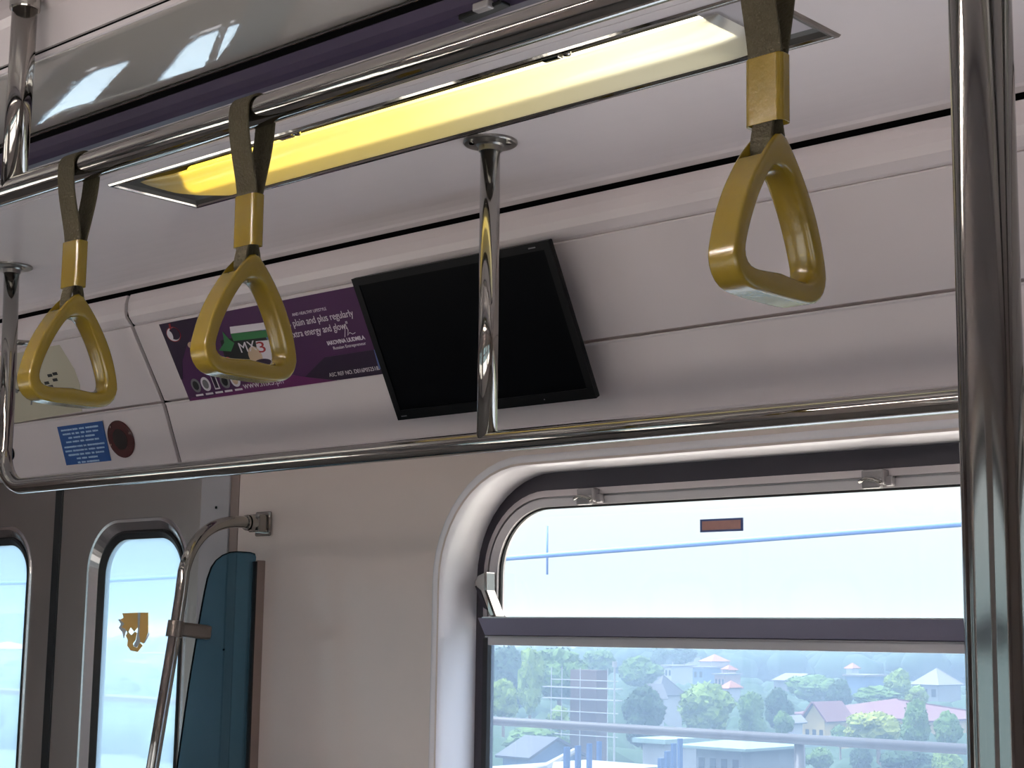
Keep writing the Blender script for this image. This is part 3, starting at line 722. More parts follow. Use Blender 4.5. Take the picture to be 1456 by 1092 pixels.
for i, (cx, mt, mi, sh) in enumerate(((-2.771, 'grey_print', 'black_print', 0), (-2.738, 'white_print', 'grey_print', 0), (-2.706, 'white_print', 'ad_dark', 1), (-2.675, 'grey_print', 'black_print', 0), (-2.642, 'white_print', 'skin_print', 0))):
    if sh:
        b = flat('product_badge', [(cx-.008, .018), (cx+.008, .018), (cx+.008, .048), (cx-.008, .048)], .0030, mt, A); flat('badge_centre', [(cx-.005, .021), (cx+.005, .021), (cx+.005, .045), (cx-.005, .045)], .0034, mi, b)
    else:
        b = flat('product_badge', ell(cx, .0325, .0145, .0155), .0030, mt, A); flat('badge_centre', ell(cx, .0325, .0090, .0100), .0034, mi, b)
    flat('badge_caption', [(cx-.012, .0090), (cx+.012, .0090), (cx+.012, .0130), (cx-.012, .0130)], .0030, 'white_print', A)
bx = flat('product_box', [(-2.650, .060), (-2.505, .050), (-2.485, .112), (-2.560, .120), (-2.640, .118)], .0030, 'black_print', A)
flat('box_top', [(-2.600, .128), (-2.490, .124), (-2.484, .138), (-2.595, .142)], .0034, 'white_print', bx)
flat('box_band', [(-2.600, .112), (-2.488, .108), (-2.486, .122), (-2.600, .128)], .0034, 'green_print', bx)
flat('box_side', [(-2.508, .134), (-2.482, .136), (-2.474, .058), (-2.488, .052)], .0032, 'blue_print', bx)
flat('box_face', [(-2.548, .062), (-2.503, .058), (-2.493, .102), (-2.535, .104)], .0036, 'white_print', bx)
flat('box_fruit', ell(-2.552, .075, .020, .020), .0038, 'skin_print', bx); flat('box_plum', ell(-2.538, .058, .028, .009), .0040, 'ad_dark', bx)
flat('leaf_cluster', [(-2.655, .098), (-2.630, .112), (-2.622, .135), (-2.612, .118), (-2.600, .108), (-2.620, .092)], .0034, 'green_print', bx)
flat('berry_cluster', ell(-2.640, .070, .013, .012), .0036, 'red_print', bx)
text('box_lettering', 'MX', .030, FU, -2.592, .086, .0042, 'white_print', A, width=.050)
text('box_lettering', '3', .032, FU, -2.540, .080, .0045, 'red_print', A, width=.022)
flat('bottle_print', [(-2.745, .118), (-2.722, .122), (-2.700, .060), (-2.690, .045), (-2.712, .045), (-2.735, .090)], .0031, 'ad_dark', A)
flat('bottle_highlight', [(-2.738, .108), (-2.733, .109), (-2.712, .056), (-2.717, .056)], .0035, 'white_print', A); flat('bottle_cap', ell(-2.735, .119, .010, .007), .0036, 'skin_print', A)
text('header_lettering', 'AND HEALTHY LIFESTYLE', .0085, FU, -2.405, .1400, .0030, 'white_print', A, width=.098)
text('lettering_line', 'MX3 plain and plus regularly', .0200, FU, -2.455, .1195, .0030, 'white_print', A, width=.212)
text('lettering_line', 'extra energy and glow."', .0200, FU, -2.432, .0980, .0030, 'white_print', A, width=.166)
text('name_lettering', 'IAKOVINA LIUDMILA', .0110, FU, -2.339, .0725, .0030, 'white_print', A, width=.104, bold=.0003)
text('role_lettering', 'Russian Entrepreneur', .0088, FU, -2.328, .0620, .0030, 'white_print', A, width=.090)
text('reference_lettering', 'ASC REF NO. D016P052518M', .0112, FU, -2.366, .0100, .0030, 'white_print', A, width=.146)
text('web_address', 'www.mx3.ph', .0200, FU, -2.625, .0105, .0032, 'white_print', A, width=.124)
bm = bmesh.new(); sg = [(-2.285, .083), (-2.278, .096), (-2.272, .108), (-2.270, .095), (-2.276, .085), (-2.268, .090), (-2.262, .086), (-2.254, .088)]
sweep(bm, [FU @ Vector((x, v, .0034)) for x, v in sg], .0007, 6); rel(link('signature', bm, 'white_print'), A)
ph = flat('portrait_print', [(-2.212, .160), (-2.10, .160), (-2.10, .010), (-2.225, .012), (-2.219, .06), (-2.211, .10)], .0030, 'skin_print', A)
flat('portrait_hair', [(-2.208, .172), (-2.10, .172), (-2.10, .135), (-2.209, .140)], .0034, 'grey_print', ph); flat('portrait_clothes', [(-2.222, .050), (-2.10, .05), (-2.10, .012), (-2.227, .012)], .0034, 'blue_print', ph)

# route map card at far left
R_ = empty('route_map', (-3.3, 2.04, .55), 'yellowed route map card on the cove left of the joint', 'map')
flat('card', [(-3.62, .004), (-3.205, .012), (-3.200, .024), (-3.172, .074), (-3.168, .110), (-3.185, .172), (-3.62, .172)], .0012, 'map_card', R_, th=.0012)
flat('route_line', [(-3.62, .0815), (-3.375, .0820), (-3.375, .0860), (-3.62, .0855)], .0026, 'black_print', R_)
flat('station_dot', ell(-3.425, .0840, .006, .006), .0029, 'grey_print', R_)
for (a, b, c, d) in ((-3.412, .096, -3.398, .130), (-3.392, .045, -3.372, .070), (-3.470, .045, -3.455, .070), (-3.505, .100, -3.490, .130)):
    flat('station_mark', [(a, b), (a+.006, b), (c+.006, d), (c, d)], .0026, 'grey_print', R_)
for cx, cv in ((-3.268, .106), (-3.292, .090), (-3.255, .094), (-3.282, .080), (-3.246, .108)):
    flat('legend_mark', [(cx-.009, cv-.003), (cx+.009, cv-.003), (cx+.009, cv+.004), (cx-.009, cv+.004)], .0026, 'black_print', R_)

# blue notice
Nn = empty('notice', (-3.235, 2.1, .42), 'blue notice with lines of pale text beside the dark red lens', 'notice')
flat('notice_sheet', [(-3.326, .018), (-3.147, .018), (-3.139, .110), (-3.320, .110)], .0010, 'blue_notice', Nn, F=FL)
# the print is too small to read in the photograph: each line is a row of small dashes, given here as word lengths
rows = [((8, 4, 4, 9), .100), ((6, 2, 3, 3, 4, 4), .0905), ((3, 5, 2, 7), .081), ((4, 5, 3, 6, 3), .0715), ((9, 4, 2, 12), .060), ((5, 8, 2, 5, 6), .0505), ((8, 3, 4, 2, 6), .041), ((3, 4, 7), .0315), ((2, 3, 9), .022)]
rnd = random.Random(3)
for s, v in rows:
    half = .0028*(sum(s)+len(s)-1)*.95; cx = -3.2335; x = cx-half; bm = bmesh.new(); T = FL @ Matrix.Translation((0, 0, .0018))
    for wd in s:
        L_ = (.0056*wd); xx = x
        while xx < x+L_-.002:
            e = min(xx+rnd.uniform(.002, .0045), x+L_-.001); h0 = rnd.uniform(0, .0006)
            poly(bm, [(xx, v-.0024+h0), (e, v-.0024+h0), (e, v+.0022-h0), (xx, v+.0022-h0)], T, .0003); xx = e+rnd.uniform(.0005, .0012)
        x += .0056*(wd+1)*.93
    rel(link('text_line', bm, 'notice_text'), Nn)

# red lens
Q = empty('indicator_lamp', (-3.085, 2.1, .42), 'dark red oval indicator lens next to the blue notice', 'indicator')
def oval(name, cx, cv, rx, rv, h, th, m, par):
    bm = bmesh.new(); poly(bm, ell(cx, cv, rx, rv, 36), FL @ Matrix.Translation((0, 0, h)), th); o = link(name, bm, m, bevel=.001); rel(o, par); return o
oval('lens_ring', -3.0875, .064, .0470, .0430, .0006, .003, 'lens_red', Q)
oval('lens_core', -3.0885, .064, .0260, .0240, .0036, .0006, 'lens_core', Q)
for a in (2.2, 3.4, .3):
    oval('screw', -3.0875+.041*math.cos(a), .064+.038*math.sin(a), .003, .003, .0036, .001, 'steel', Q)
Z_ = empty('indicator_lamp', (-3.545, 2.1, .42), 'small dark round port low on the cove at far left edge', 'indicator')
oval('port_ring', -3.552, .066, .024, .0220, .0006, .002, 'gap', Z_); oval('port_core', -3.552, .066, .014, .013, .0028, .0006, 'bracket_brown', Z_)

# ------------------------------------------------------------------ television
yT, zT, yB, zB = 1.930, .6285, 2.0535, .3885
FT = frame_of(-2.157, yB, zB, yT, zT); HT = math.dist((yT, zT), (yB, zB)); WT = .465
V = empty('television', (-1.92, 2.0, .5), 'black switched-off flat television mounted tilted on the cove', 'television')
def tvbox(name, x0, x1, v0, v1, n0, n1, m, bev=.003):
    bm = bmesh.new(); box(bm, x0, x1, v0, v1, n0, n1, mtx=FT); o = link(name, bm, m, bevel=bev); rel(o, V); return o
bm = bmesh.new()
cl = [(0, 0, 0), (WT, 0, 0), (WT, HT, 0), (0, HT, 0), (0, 0, -.008), (WT, 0, -.008), (WT, HT, -.008), (0, HT, -.008), (.05, .04, -.036), (WT-.05, .04, -.036), (WT-.05, HT-.04, -.036), (.05, HT-.04, -.036)]
vs = [bm.verts.new(FT @ Vector(c)) for c in cl]
for q in ((0, 1, 2, 3), (11, 10, 9, 8)): bm.faces.new([vs[i] for i in q])
for k_ in (0, 4):
    for i in range(4): bm.faces.new([vs[k_+i], vs[k_+(i+1) % 4], vs[k_+4+(i+1) % 4], vs[k_+4+i]])
rel(link('casing', bm, 'black_plastic', bevel=.0015), V)
bz = bmesh.new()
for a in ((0, WT, HT-.014, HT), (0, WT, 0, .018), (0, .014, .018, HT-.014), (WT-.014, WT, .018, HT-.014)): box(bz, a[0], a[1], a[2], a[3], 0, .003, mtx=FT)
rel(link('bezel', bz, 'black_plastic'), V)
tvbox('screen_glass', .014, WT-.014, .018, HT-.014, -.001, .0012, 'screen', 0)
tvbox('wall_bracket', .14, .34, .05, .22, -.062, -.036, 'black_plastic')
for a_ in ((WT-.045, WT-.030, HT-.0085, HT-.0065), (.012, .026, .006, .008), (WT-.11, WT-.108, .007, .009)):
    bm = bmesh.new(); box(bm, *a_, .003, .0034, mtx=FT); rel(link('casing_mark', bm, 'grey_print'), V)

# ------------------------------------------------------------------ draught screen and grab bar by the door
PX = -2.638
D = empty('draught_screen', (PX, 2.1, -.2), 'translucent dark teal partition screen beside the sliding door', 'partition')
out = [(2.122, -1.30), (2.122, .1545), (2.1195, .1600), (2.108, .1625), (2.075, .1628), (2.056, .1605), (2.038, .1535), (2.024, .1440), (2.013, .1300), (2.0045, .1080), (1.9985, .0800), (1.9925, .045), (1.984, -.010), (1.971, -.095), (1.952, -.25), (1.90, -.70), (1.84, -1.30)]
bm = bmesh.new(); a = [bm.verts.new((PX-.0025, y, z)) for y, z in out]; b = [bm.verts.new((PX+.0025, y, z)) for y, z in out]; n = len(out)
for k in range(n): bm.faces.new((a[k], a[(k+1) % n], b[(k+1) % n], b[k]))
bm.faces.new(a); bm.faces.new(b); rel(link('acrylic_panel', bm, 'acrylic'), D)
bm = bmesh.new(); sweep(bm, [(PX+.001, y, z) for y, z in out[2:]], .0016, 8); rel(link('panel_edge', bm, 'gap'), D)
bm = bmesh.new(); box(bm, PX-.012, PX-.002, 2.116, 2.14, -1.3, .145); box(bm, PX+.003, PX+.011, 2.119, 2.14, -1.3, .148); c_ = rel(link('wall_channel', bm, 'bronze_edge', bevel=.0015), D)
bm = bmesh.new(); box(bm, PX+.0025, PX+.0105, 2.1155, 2.1195, -1.3, .1455); rel(link('channel_seal', bm, 'rubber'), D)
bm = bmesh.new(); disc(bm, (PX+.003, 2.049, -.030), .002, (0, 1, 0), (0, 0, 1), (1, 0, 0), .001, 10); rel(link('screw_hole', bm, 'gap'), D)

G = empty('grab_bar', (PX+.002, 2.1, .222), 'bent steel grab bar from wall bracket down along the teal screen', 'grab bar')
gx = PX+.004
path = [(gx, 2.128, .222), (gx, 2.095, .2225)] + [Vector((gx, y, z)) for y, z in bez((2.085, .2225), (2.02, .2225), (1.965, .200), (1.945, .120), 14)] + [(gx, 1.940, .070), (gx, 1.932, .01), (gx, 1.893, -.25), (gx, 1.82, -.74), (gx, 1.74, -1.28)]
rel(tube('bar_tube', path, .0120, 'steel'), G)
bm = bmesh.new(); sweep(bm, [(gx, 2.112, .222), (gx, 2.090, .222)], [.0165, .0150], 24); rel(link('bar_collar', bm, 'steel', bevel=.001), G)
bm = bmesh.new(); sweep(bm, [(gx, 2.097, .222), (gx, 2.094, .222)], .0158, 24); rel(link('collar_joint', bm, 'gap'), G)
bm = bmesh.new(); box(bm, gx-.024, gx+.024, 2.133, 2.140, .197, .247); box(bm, gx-.017, gx+.017, 2.110, 2.134, .204, .240); rel(link('wall_bracket', bm, 'steel', bevel=.004, segs=3), G)
bm = bmesh.new(); sweep(bm, [(gx, 1.9320, .024), (gx, 1.9275, -.007)], .0155, 24); rel(link('clamp_band', bm, 'bracket_brown', bevel=.001), G)
mt = Matrix.Translation((gx, 1.932, .009)) @ Matrix.Rotation(math.radians(-5), 4, 'X')
bm = bmesh.new(); box(bm, -.008, .008, .004, .082, -.0135, .0145, mtx=mt); rel(link('clamp_arm', bm, 'bracket_brown', bevel=.006, segs=3), G)

# ------------------------------------------------------------------ outdoors
M['ground'] = mat('city_ground', srgb(48, 60, 40), 0.9, var=0.3, vscale=.05)
def leafmat(n, c): return mat(n, c, 0.75, var=0.35, vscale=.9, spec=.2)
M['leaf_dark'] = leafmat('dark_foliage', srgb(45, 68, 41)); M['leaf_mid'] = leafmat('mid_foliage', srgb(80, 106, 49))
M['leaf_light'] = leafmat('light_foliage', srgb(107, 128, 59)); M['leaf_yellow'] = leafmat('yellow_green_foliage', srgb(132, 141, 57))
M['bark'] = mat('pale_bark', srgb(109, 92, 69), 0.9)
M['wall_yellow'] = mat('yellow_render', srgb(157, 135, 89), 0.8, var=.08, vscale=.5); M['wall_white'] = mat('white_render', srgb(142, 143, 146), 0.8, var=.05, vscale=.4)
M['wall_blue'] = mat('blue_cladding', srgb(75, 97, 125), 0.7); M['wall_grey'] = mat('grey_render', srgb(109, 111, 112), 0.8, var=.05)
M['wall_pink'] = mat('pinkish_render', srgb(139, 117, 113), 0.8); M['brick'] = mat('raw_brick', srgb(92, 74, 69), 0.9, var=.12, vscale=2)
M['roof_maroon'] = mat('maroon_roof', srgb(102, 59, 61), 0.7, var=.08, vscale=1); M['roof_orange'] = mat('orange_tiled_roof', srgb(146, 92, 67), 0.7)
M['roof_grey'] = mat('grey_sheet_roof', srgb(109, 106, 109), 0.6); M['roof_dark'] = mat('slate_roof', srgb(65, 67, 76), 0.7)
M['roof_green'] = mat('pale_green_roof', srgb(114, 135, 129), 0.6); M['roof_red'] = mat('rust_red_roof', srgb(128, 76, 69), 0.7)
M['dark_pane'] = mat('dark_house_window', srgb(37, 43, 51), 0.2); M['galv'] = mat('galvanised_pipe', (0.07, 0.062, 0.062, 1), 0.55, 0.1); M['scaf'] = mat('pale_scaffold', srgb(150, 150, 150), 0.6)
M['cable'] = mat('overhead_cable', srgb(70, 110, 172), 0.6); M['concrete'] = mat('pale_concrete', srgb(139, 136, 132), 0.85, var=.06); M['fin_blue'] = mat('blue_barrier_panel', srgb(53, 81, 122), 0.6)
M['deck_concrete'] = mat('viaduct_concrete', srgb(205, 202, 196), 0.85, var=.06)  # paler than the other concrete, for the decks that bounce sunlight inside
GZ = -15.0; EX = 1.5; DIM = .42
def dimmed(m):
    p = m.node_tree.nodes['Principled BSDF']; return m
bm = bmesh.new(); box(bm, -3000, 1500, 3.5, 4000, GZ-1, GZ); g_ = link('ground', bm, 'ground'); g_['kind'] = 'structure'
def px(w, u, y):
    a = sight(u-w/2, 950, y); b = sight(u+w/2, 950, y); return (b.x-a.x)*.80
def tree(u, vt, vb, y, w, leaf, label, name='tree', lift=0, group='trees outside the train', n_leaf=520, trunk=True):
    y = y*EX; w *= 1.22; vb += 6; vt -= 1; top = sight(u, vt, y); bot = sight(u, vb, y); wid = px(w, u, y); h = top.z-bot.z
    c = Vector((0, 0, (top.z+bot.z)/2-GZ)); R = random.Random(int(u*7+vt))
    t = empty(name, (top.x, y, GZ), label, 'tree', group)
    bm = bmesh.new(); blobs = []
    nb = max(6, min(14, int(w/8)+5))
    for i in range(nb):
        a = R.uniform(0, 2*PI); rr = R.uniform(.15, .62); zz = R.uniform(-.55, .62)
        k = math.sqrt(max(.1, 1-zz*zz)); blobs.append((c+Vector((math.cos(a)*rr*wid/2*k, math.sin(a)*rr*wid/2*k, zz*h/2*.8)), R.uniform(.26, .42)))
    blobs.append((c+Vector((0, 0, h*.22)), .5)); blobs.append((c, .6))
    for p, s in blobs:
        r = bmesh.ops.create_icosphere(bm, subdivisions=2 if w < 34 else 3, radius=1)
        for v in r['verts']:
            d = v.co.normalized(); q = 1+.34*noise.noise(d*2.3+p)+.26*noise.noise(d*5.5+p*2)
            v.co = p+Vector((d.x*wid/2*s*q, d.y*wid/2*s*q, d.z*h/2*s*q*1.05))
    ls = max(.12, min(wid, h)*.042)
    for i in range(n_leaf):
        p, s = R.choice(blobs); d = Vector((R.gauss(0, 1), R.gauss(0, 1), R.gauss(0, 1)+.2)).normalized()
        q = p+Vector((d.x*wid/2*s, d.y*wid/2*s, d.z*h/2*s))*R.uniform(.98, 1.16)
        a = Vector((R.gauss(0, 1), R.gauss(0, 1), R.gauss(0, 1))).normalized()*ls*R.uniform(.7, 1.5); b = a.cross(d).normalized()*ls*R.uniform(.5, 1)
        vs = [bm.verts.new(q+x) for x in (-a, b*.8, a, -b*.8)]; bm.faces.new(vs)
    link('crown', bm, leaf, t)
    if trunk:
        bm = bmesh.new(); zt = c.z; sweep(bm, [(0, 0, 0), (wid*.02, 0, zt*.5), (0, 0, zt)], [wid*.045+.08, wid*.03+.06, wid*.02+.03], 8); link('trunk', bm, 'bark', t)
    return t
T_ = [
 (724, 918, 1022, 120, 62, 'leaf_dark', 'tall dark blue-green tree at the left edge of the lower window pane'),
 (754, 920, 1018, 95, 40, 'leaf_light', 'slim light green tree with pale trunk right of the dark corner tree'),
 (795, 921, 1003, 112, 84, 'leaf_mid', 'broad spreading green tree rising behind the scaffolded building'),
 (716, 966, 1026, 82, 44, 'leaf_light', 'low light green tree in front of the dark corner tree'),
 (796, 1004, 1040, 84, 32, 'leaf_light', 'small bright bush at the left foot of the scaffolding'),
 (755, 1034, 1072, 76, 86, 'leaf_mid', 'wide shrubby tree just below the outside pipe at left'),
 (856, 924, 962, 190, 50, 'leaf_mid', 'hazy tree directly above the top of the scaffolding'),
 (908, 934, 976, 175, 66, 'leaf_mid', 'rounded mid green tree above the pale gabled house'),
 (937, 922, 948, 250, 26, 'leaf_dark', 'small hazy dark tree left of the white hillside houses'),
 (972, 919, 942, 260, 44, 'leaf_dark', 'dark dome-shaped tree behind the white hillside houses'),
 (914, 976, 1068, 92, 62, 'leaf_dark', 'dense dark green tree right beside the scaffolding'),
 (1004, 970, 1044, 96, 84, 'leaf_light', 'big light green tree between gabled house and yellow house'),
 (1068, 984, 1048, 104, 44, 'leaf_mid', 'speckled green tree left of the darker round tree'),
 (1106, 978, 1040, 112, 42, 'leaf_dark', 'dark round tree touching the left end of the maroon roof'),
 (1112, 1012, 1048, 94, 30, 'leaf_mid', 'small green tree below the left corner of the maroon roof'),
 (1160, 960, 998, 165, 90, 'leaf_mid', 'wide green tree clump behind the maroon roof'),
 (1195, 966, 1000, 135, 38, 'leaf_dark', 'dark ball-shaped tree standing just above the maroon roof'),
 (1246, 976, 1000, 138, 80, 'leaf_mid', 'low green trees in front of the flat blue building'),
 (1279, 952, 990, 150, 46, 'leaf_light', 'bright round tree right of the flat blue building'),
 (1305, 976, 1004, 130, 40, 'leaf_light', 'light green tree below the grey hipped roof'),
 (1247, 1013, 1060, 88, 88, 'leaf_yellow', 'bright yellow-green tree in front of the yellow house'),
 (1302, 994, 1062, 84, 52, 'leaf_mid', 'tall green tree with light top right of the yellow house'),
 (1346, 1012, 1068, 80, 48, 'leaf_mid', 'pale speckled tree at right edge beside the steel pole'),
 (1194, 1032, 1058, 90, 32, 'leaf_mid', 'small green tree beside the yellow house wall'),
 (1167, 1064, 1094, 70, 44, 'leaf_mid', 'leafy shrub below the outside pipe right of green roof'),
 (1222, 1062, 1100, 72, 36, 'leaf_dark', 'dark shrub below the outside pipe under the yellow house'),
 (1285, 1066, 1105, 66, 90, 'leaf_dark', 'wide dark tree mass at bottom right below the outside pipe'),
 (1345, 1068, 1105, 64, 56, 'leaf_light', 'light green tree low at the bottom right window corner'),
 (30, 1055, 1110, 80, 60, 'leaf_light', 'green tree seen low through the left door window'),
 (165, 1062, 1110, 84, 60, 'leaf_light', 'green tree low at left in the right door window'),
 (235, 1056, 1108, 88, 50, 'leaf_mid', 'green tree low at right in the right door window'),
]
for u, vt, vb, y, w, leaf, lab in T_: tree(u, vt, vb, y, w, leaf, lab, n_leaf=int(700+w*26))
# distant canopy nobody could count
bm = bmesh.new(); R = random.Random(5)
for i in range(800):
    u = R.uniform(-60, 1480); y = R.uniform(470, 640); p = sight(u, 918+R.uniform(0, 16)+(-14 if u < 300 else 0), y); r_ = R.uniform(3.5, 7)
    r = bmesh.ops.create_icosphere(bm, subdivisions=2, radius=1)
    for v in r['verts']:
        d = v.co.normalized(); q = 1+.35*noise.noise(d*2+p); v.co = Vector((p.x+d.x*r_*1.5*q, p.y+d.y*r_*q, p.z-r_*.9+d.z*r_*q))
tag(link('distant_trees', bm, 'leaf_dark', smooth=True), 'hazy belt of far tree crowns along the horizon', 'trees', kind='stuff')

bm = bmesh.new(); R = random.Random(11)
for i in range(1300):
    yy = R.uniform(120, 430); u = R.uniform(-60, 1480); p = sight(u, 1000, yy); r_ = R.uniform(1.4, 3.4)
    r = bmesh.ops.create_icosphere(bm, subdivisions=2, radius=1)
    for v in r['verts']:
        d = v.co.normalized(); q = 1+.5*noise.noise(d*2+p); v.co = Vector((p.x+d.x*r_*1.6*q, p.y+d.y*r_*1.3*q, GZ+1.6+d.z*r_*1.1*q))
tag(link('undergrowth', bm, 'leaf_dark', smooth=True), 'low greenery filling the ground between houses', 'vegetation', kind='stuff')

def house(name, u0, u1, vr, ve, y, dep, wall, roof, kind, label, cat='house', wins=0, over=.4):
    """u0..u1 face width, vr ridge or top, ve eaves"""
    y *= EX; x0 = sight(u0, ve, y).x; full = sight(u1, ve, y).x-x0; dep = min(dep*1.2, full*.9)
    x1 = max(sight(u1, ve, y+dep).x, x0+full*.4); ze = sight((u0+u1)/2, ve, y).z; zr = sight((u0+u1)/2, vr, y+dep/2).z if kind != 'flat' else ze
    t = empty(name, ((x0+x1)/2, y+dep/2, GZ), label, cat, 'buildings outside the train')
    hx = (x1-x0)/2; hy = dep/2; H_ = ze-GZ; Rz = zr-GZ
    bm = bmesh.new(); box(bm, -hx, hx, -hy, hy, 0, H_)
    if kind == 'gable_y':   # ridge runs away from the viewer: the gable faces the train
        for yy in (-hy, hy): bm.faces.new([bm.verts.new(p) for p in ((-hx, yy, H_), (hx, yy, H_), (0, yy, Rz))])
    if kind == 'gable_x':
        for xx in (-hx, hx): bm.faces.new([bm.verts.new(p) for p in ((xx, -hy, H_), (xx, hy, H_), (xx, 0, Rz))])
    link('walls', bm, wall, t)
    bm = bmesh.new(); o = over
    def quad(*p): bm.faces.new([bm.verts.new(q) for q in p])
    if kind == 'flat': box(bm, -hx-o, hx+o, -hy-o, hy+o, H_, H_+.35)
    elif kind == 'gable_y':
        quad((-hx-o, -hy-o, H_-o*.3), (0, -hy-o, Rz+.1), (0, hy+o, Rz+.1), (-hx-o, hy+o, H_-o*.3)); quad((hx+o, -hy-o, H_-o*.3), (0, -hy-o, Rz+.1), (0, hy+o, Rz+.1), (hx+o, hy+o, H_-o*.3))
    elif kind == 'gable_x':
        quad((-hx-o, -hy-o, H_-o*.3), (hx+o, -hy-o, H_-o*.3), (hx+o, 0, Rz+.1), (-hx-o, 0, Rz+.1)); quad((-hx-o, hy+o, H_-o*.3), (hx+o, hy+o, H_-o*.3), (hx+o, 0, Rz+.1), (-hx-o, 0, Rz+.1))
    elif kind == 'hip':
        k = max(0, hx-hy)
        a = (-hx-o, -hy-o, H_-.1); b = (hx+o, -hy-o, H_-.1); c = (hx+o, hy+o, H_-.1); d = (-hx-o, hy+o, H_-.1); e = (-k, 0, Rz); f = (k+.01, 0, Rz)
        quad(a, b, f, e); quad(c, d, e, f); quad(a, e, d); quad(b, f, c)
    ro = link('roof', bm, roof, t)
    if kind != 'flat':
        s = ro.modifiers.new('s', 'SOLIDIFY'); s.thickness = .18
    for i in range(wins):
        xc = -hx+2*hx*(i+.5)/wins; ww = min(1.0, hx/wins*.5)
        bm = bmesh.new(); box(bm, xc-ww, xc+ww, -hy-.06, -hy+.05, H_-2.3, H_-.9); link('window', bm, 'dark_pane', t)
    return t
house('house', 1143, 1208, 1000, 1026, 104, 14, 'wall_yellow', 'roof_maroon', 'gable_y', 'yellow house whose gable faces the train, under maroon roofs', wins=3)
house('long_building', 1128, 1420, 995, 1022, 116, 16, 'wall_yellow', 'roof_maroon', 'hip', 'long building with maroon hipped roof behind the yellow gable', cat='building')
house('outbuilding', 1120, 1141, 1018, 1026, 98, 8, 'wall_white', 'roof_grey', 'gable_y', 'small white-blue annex at the left of the yellow house')
house('house', 1297, 1366, 950, 973, 185, 22, 'wall_grey', 'roof_grey', 'hip', 'house with grey pyramid roof near the right window edge', wins=3)
house('warehouse', 1202, 1260, 960, 962, 190, 14, 'wall_blue', 'roof_grey', 'flat', 'flat blue warehouse between two green trees', cat='building')
house('house', 1203, 1221, 943, 950, 260, 12, 'wall_white', 'roof_orange', 'hip', 'tiny pale house with pinkish roof among far trees')
house('shed', 1100, 1166, 958, 967, 200, 12, 'wall_grey', 'roof_grey', 'gable_x', 'long low shed with grey sheet roof behind the trees', cat='building')
house('house', 916, 966, 961, 988, 120, 12, 'wall_white', 'roof_dark', 'hip', 'pale house with dark pitched roof left of the big light tree', wins=2)
house('house', 917, 942, 974, 994, 112, 6, 'wall_white', 'roof_grey', 'gable_y', 'small white gable projecting before the dark pitched roof', over=.3)
house('apartment_block', 935, 985, 946, 948, 230, 12, 'wall_white', 'roof_grey', 'flat', 'low white apartment block right below the far orange roof', cat='building', wins=4)
house('apartment_block', 985, 1024, 948, 950, 222, 12, 'wall_blue', 'roof_grey', 'flat', 'low blue block next to the white apartment block', cat='building', wins=2)
house('house', 956, 994, 930, 935, 290, 14, 'wall_white', 'roof_grey', 'flat', 'white hillside house with two dark windows under the dome-shaped tree', wins=3)
house('house', 995, 1036, 930, 940, 285, 16, 'wall_pink', 'roof_orange', 'hip', 'far house with orange tiled roof on the skyline')
house('house', 1016, 1052, 952, 960, 205, 14, 'wall_pink', 'roof_grey', 'flat', 'pinkish white flat roofed house above the big light tree', wins=3)
house('house', 1028, 1046, 946, 952, 216, 10, 'wall_pink', 'roof_orange', 'hip', 'small orange roofed house behind the pinkish flat one')
house('house', 1024, 1052, 968, 978, 165, 12, 'wall_white', 'roof_orange', 'hip', 'low house with pinkish roof right above the big light tree')
house('pavilion', 990, 1145, 1048, 1062, 62, 12, 'wall_grey', 'roof_green', 'hip', 'building with broad pale green roof just below the outside pipe', cat='building', wins=4, over=1.0)
house('canopy_building', 914, 990, 1048, 1058, 70, 8, 'wall_white', 'roof_green', 'flat', 'flat pale green canopy left of the broad green roof', cat='building', over=.6)
house('house', 715, 808, 1048, 1075, 58, 12, 'wall_blue', 'roof_dark', 'gable_x', 'house with dull blue roof at the bottom left window corner')
house('house', 120, 172, 1020, 1048, 92, 14, 'wall_pink', 'roof_red', 'gable_x', 'house with faded red roof low in the right door window')
house('house', 172, 262, 1022, 1066, 96, 14, 'wall_grey', 'roof_grey', 'gable_y', 'grey gabled house beside the faded red roof in the door window')
house('apartment_block', 130, 262, 974, 978, 150, 12, 'wall_blue', 'roof_grey', 'flat', 'wide hazy blue block behind the gabled houses', cat='building', wins=8)
house('apartment_block', 176, 262, 928, 930, 260, 16, 'wall_white', 'roof_grey', 'flat', 'far white block high in the right door window', cat='building', wins=6)
house('tower_block', -40, 24, 868, 872, 240, 18, 'wall_blue', 'roof_grey', 'flat', 'tall hazy tower block in the left door window', cat='building', wins=5)
house('house', -30, 30, 912, 922, 200, 14, 'wall_white', 'roof_orange', 'hip', 'pale low house with buff roof in the left door window')
house('house', -30, 34, 1020, 1048, 100, 14, 'wall_pink', 'roof_red', 'gable_x', 'house with faded red roof low in the left door window')

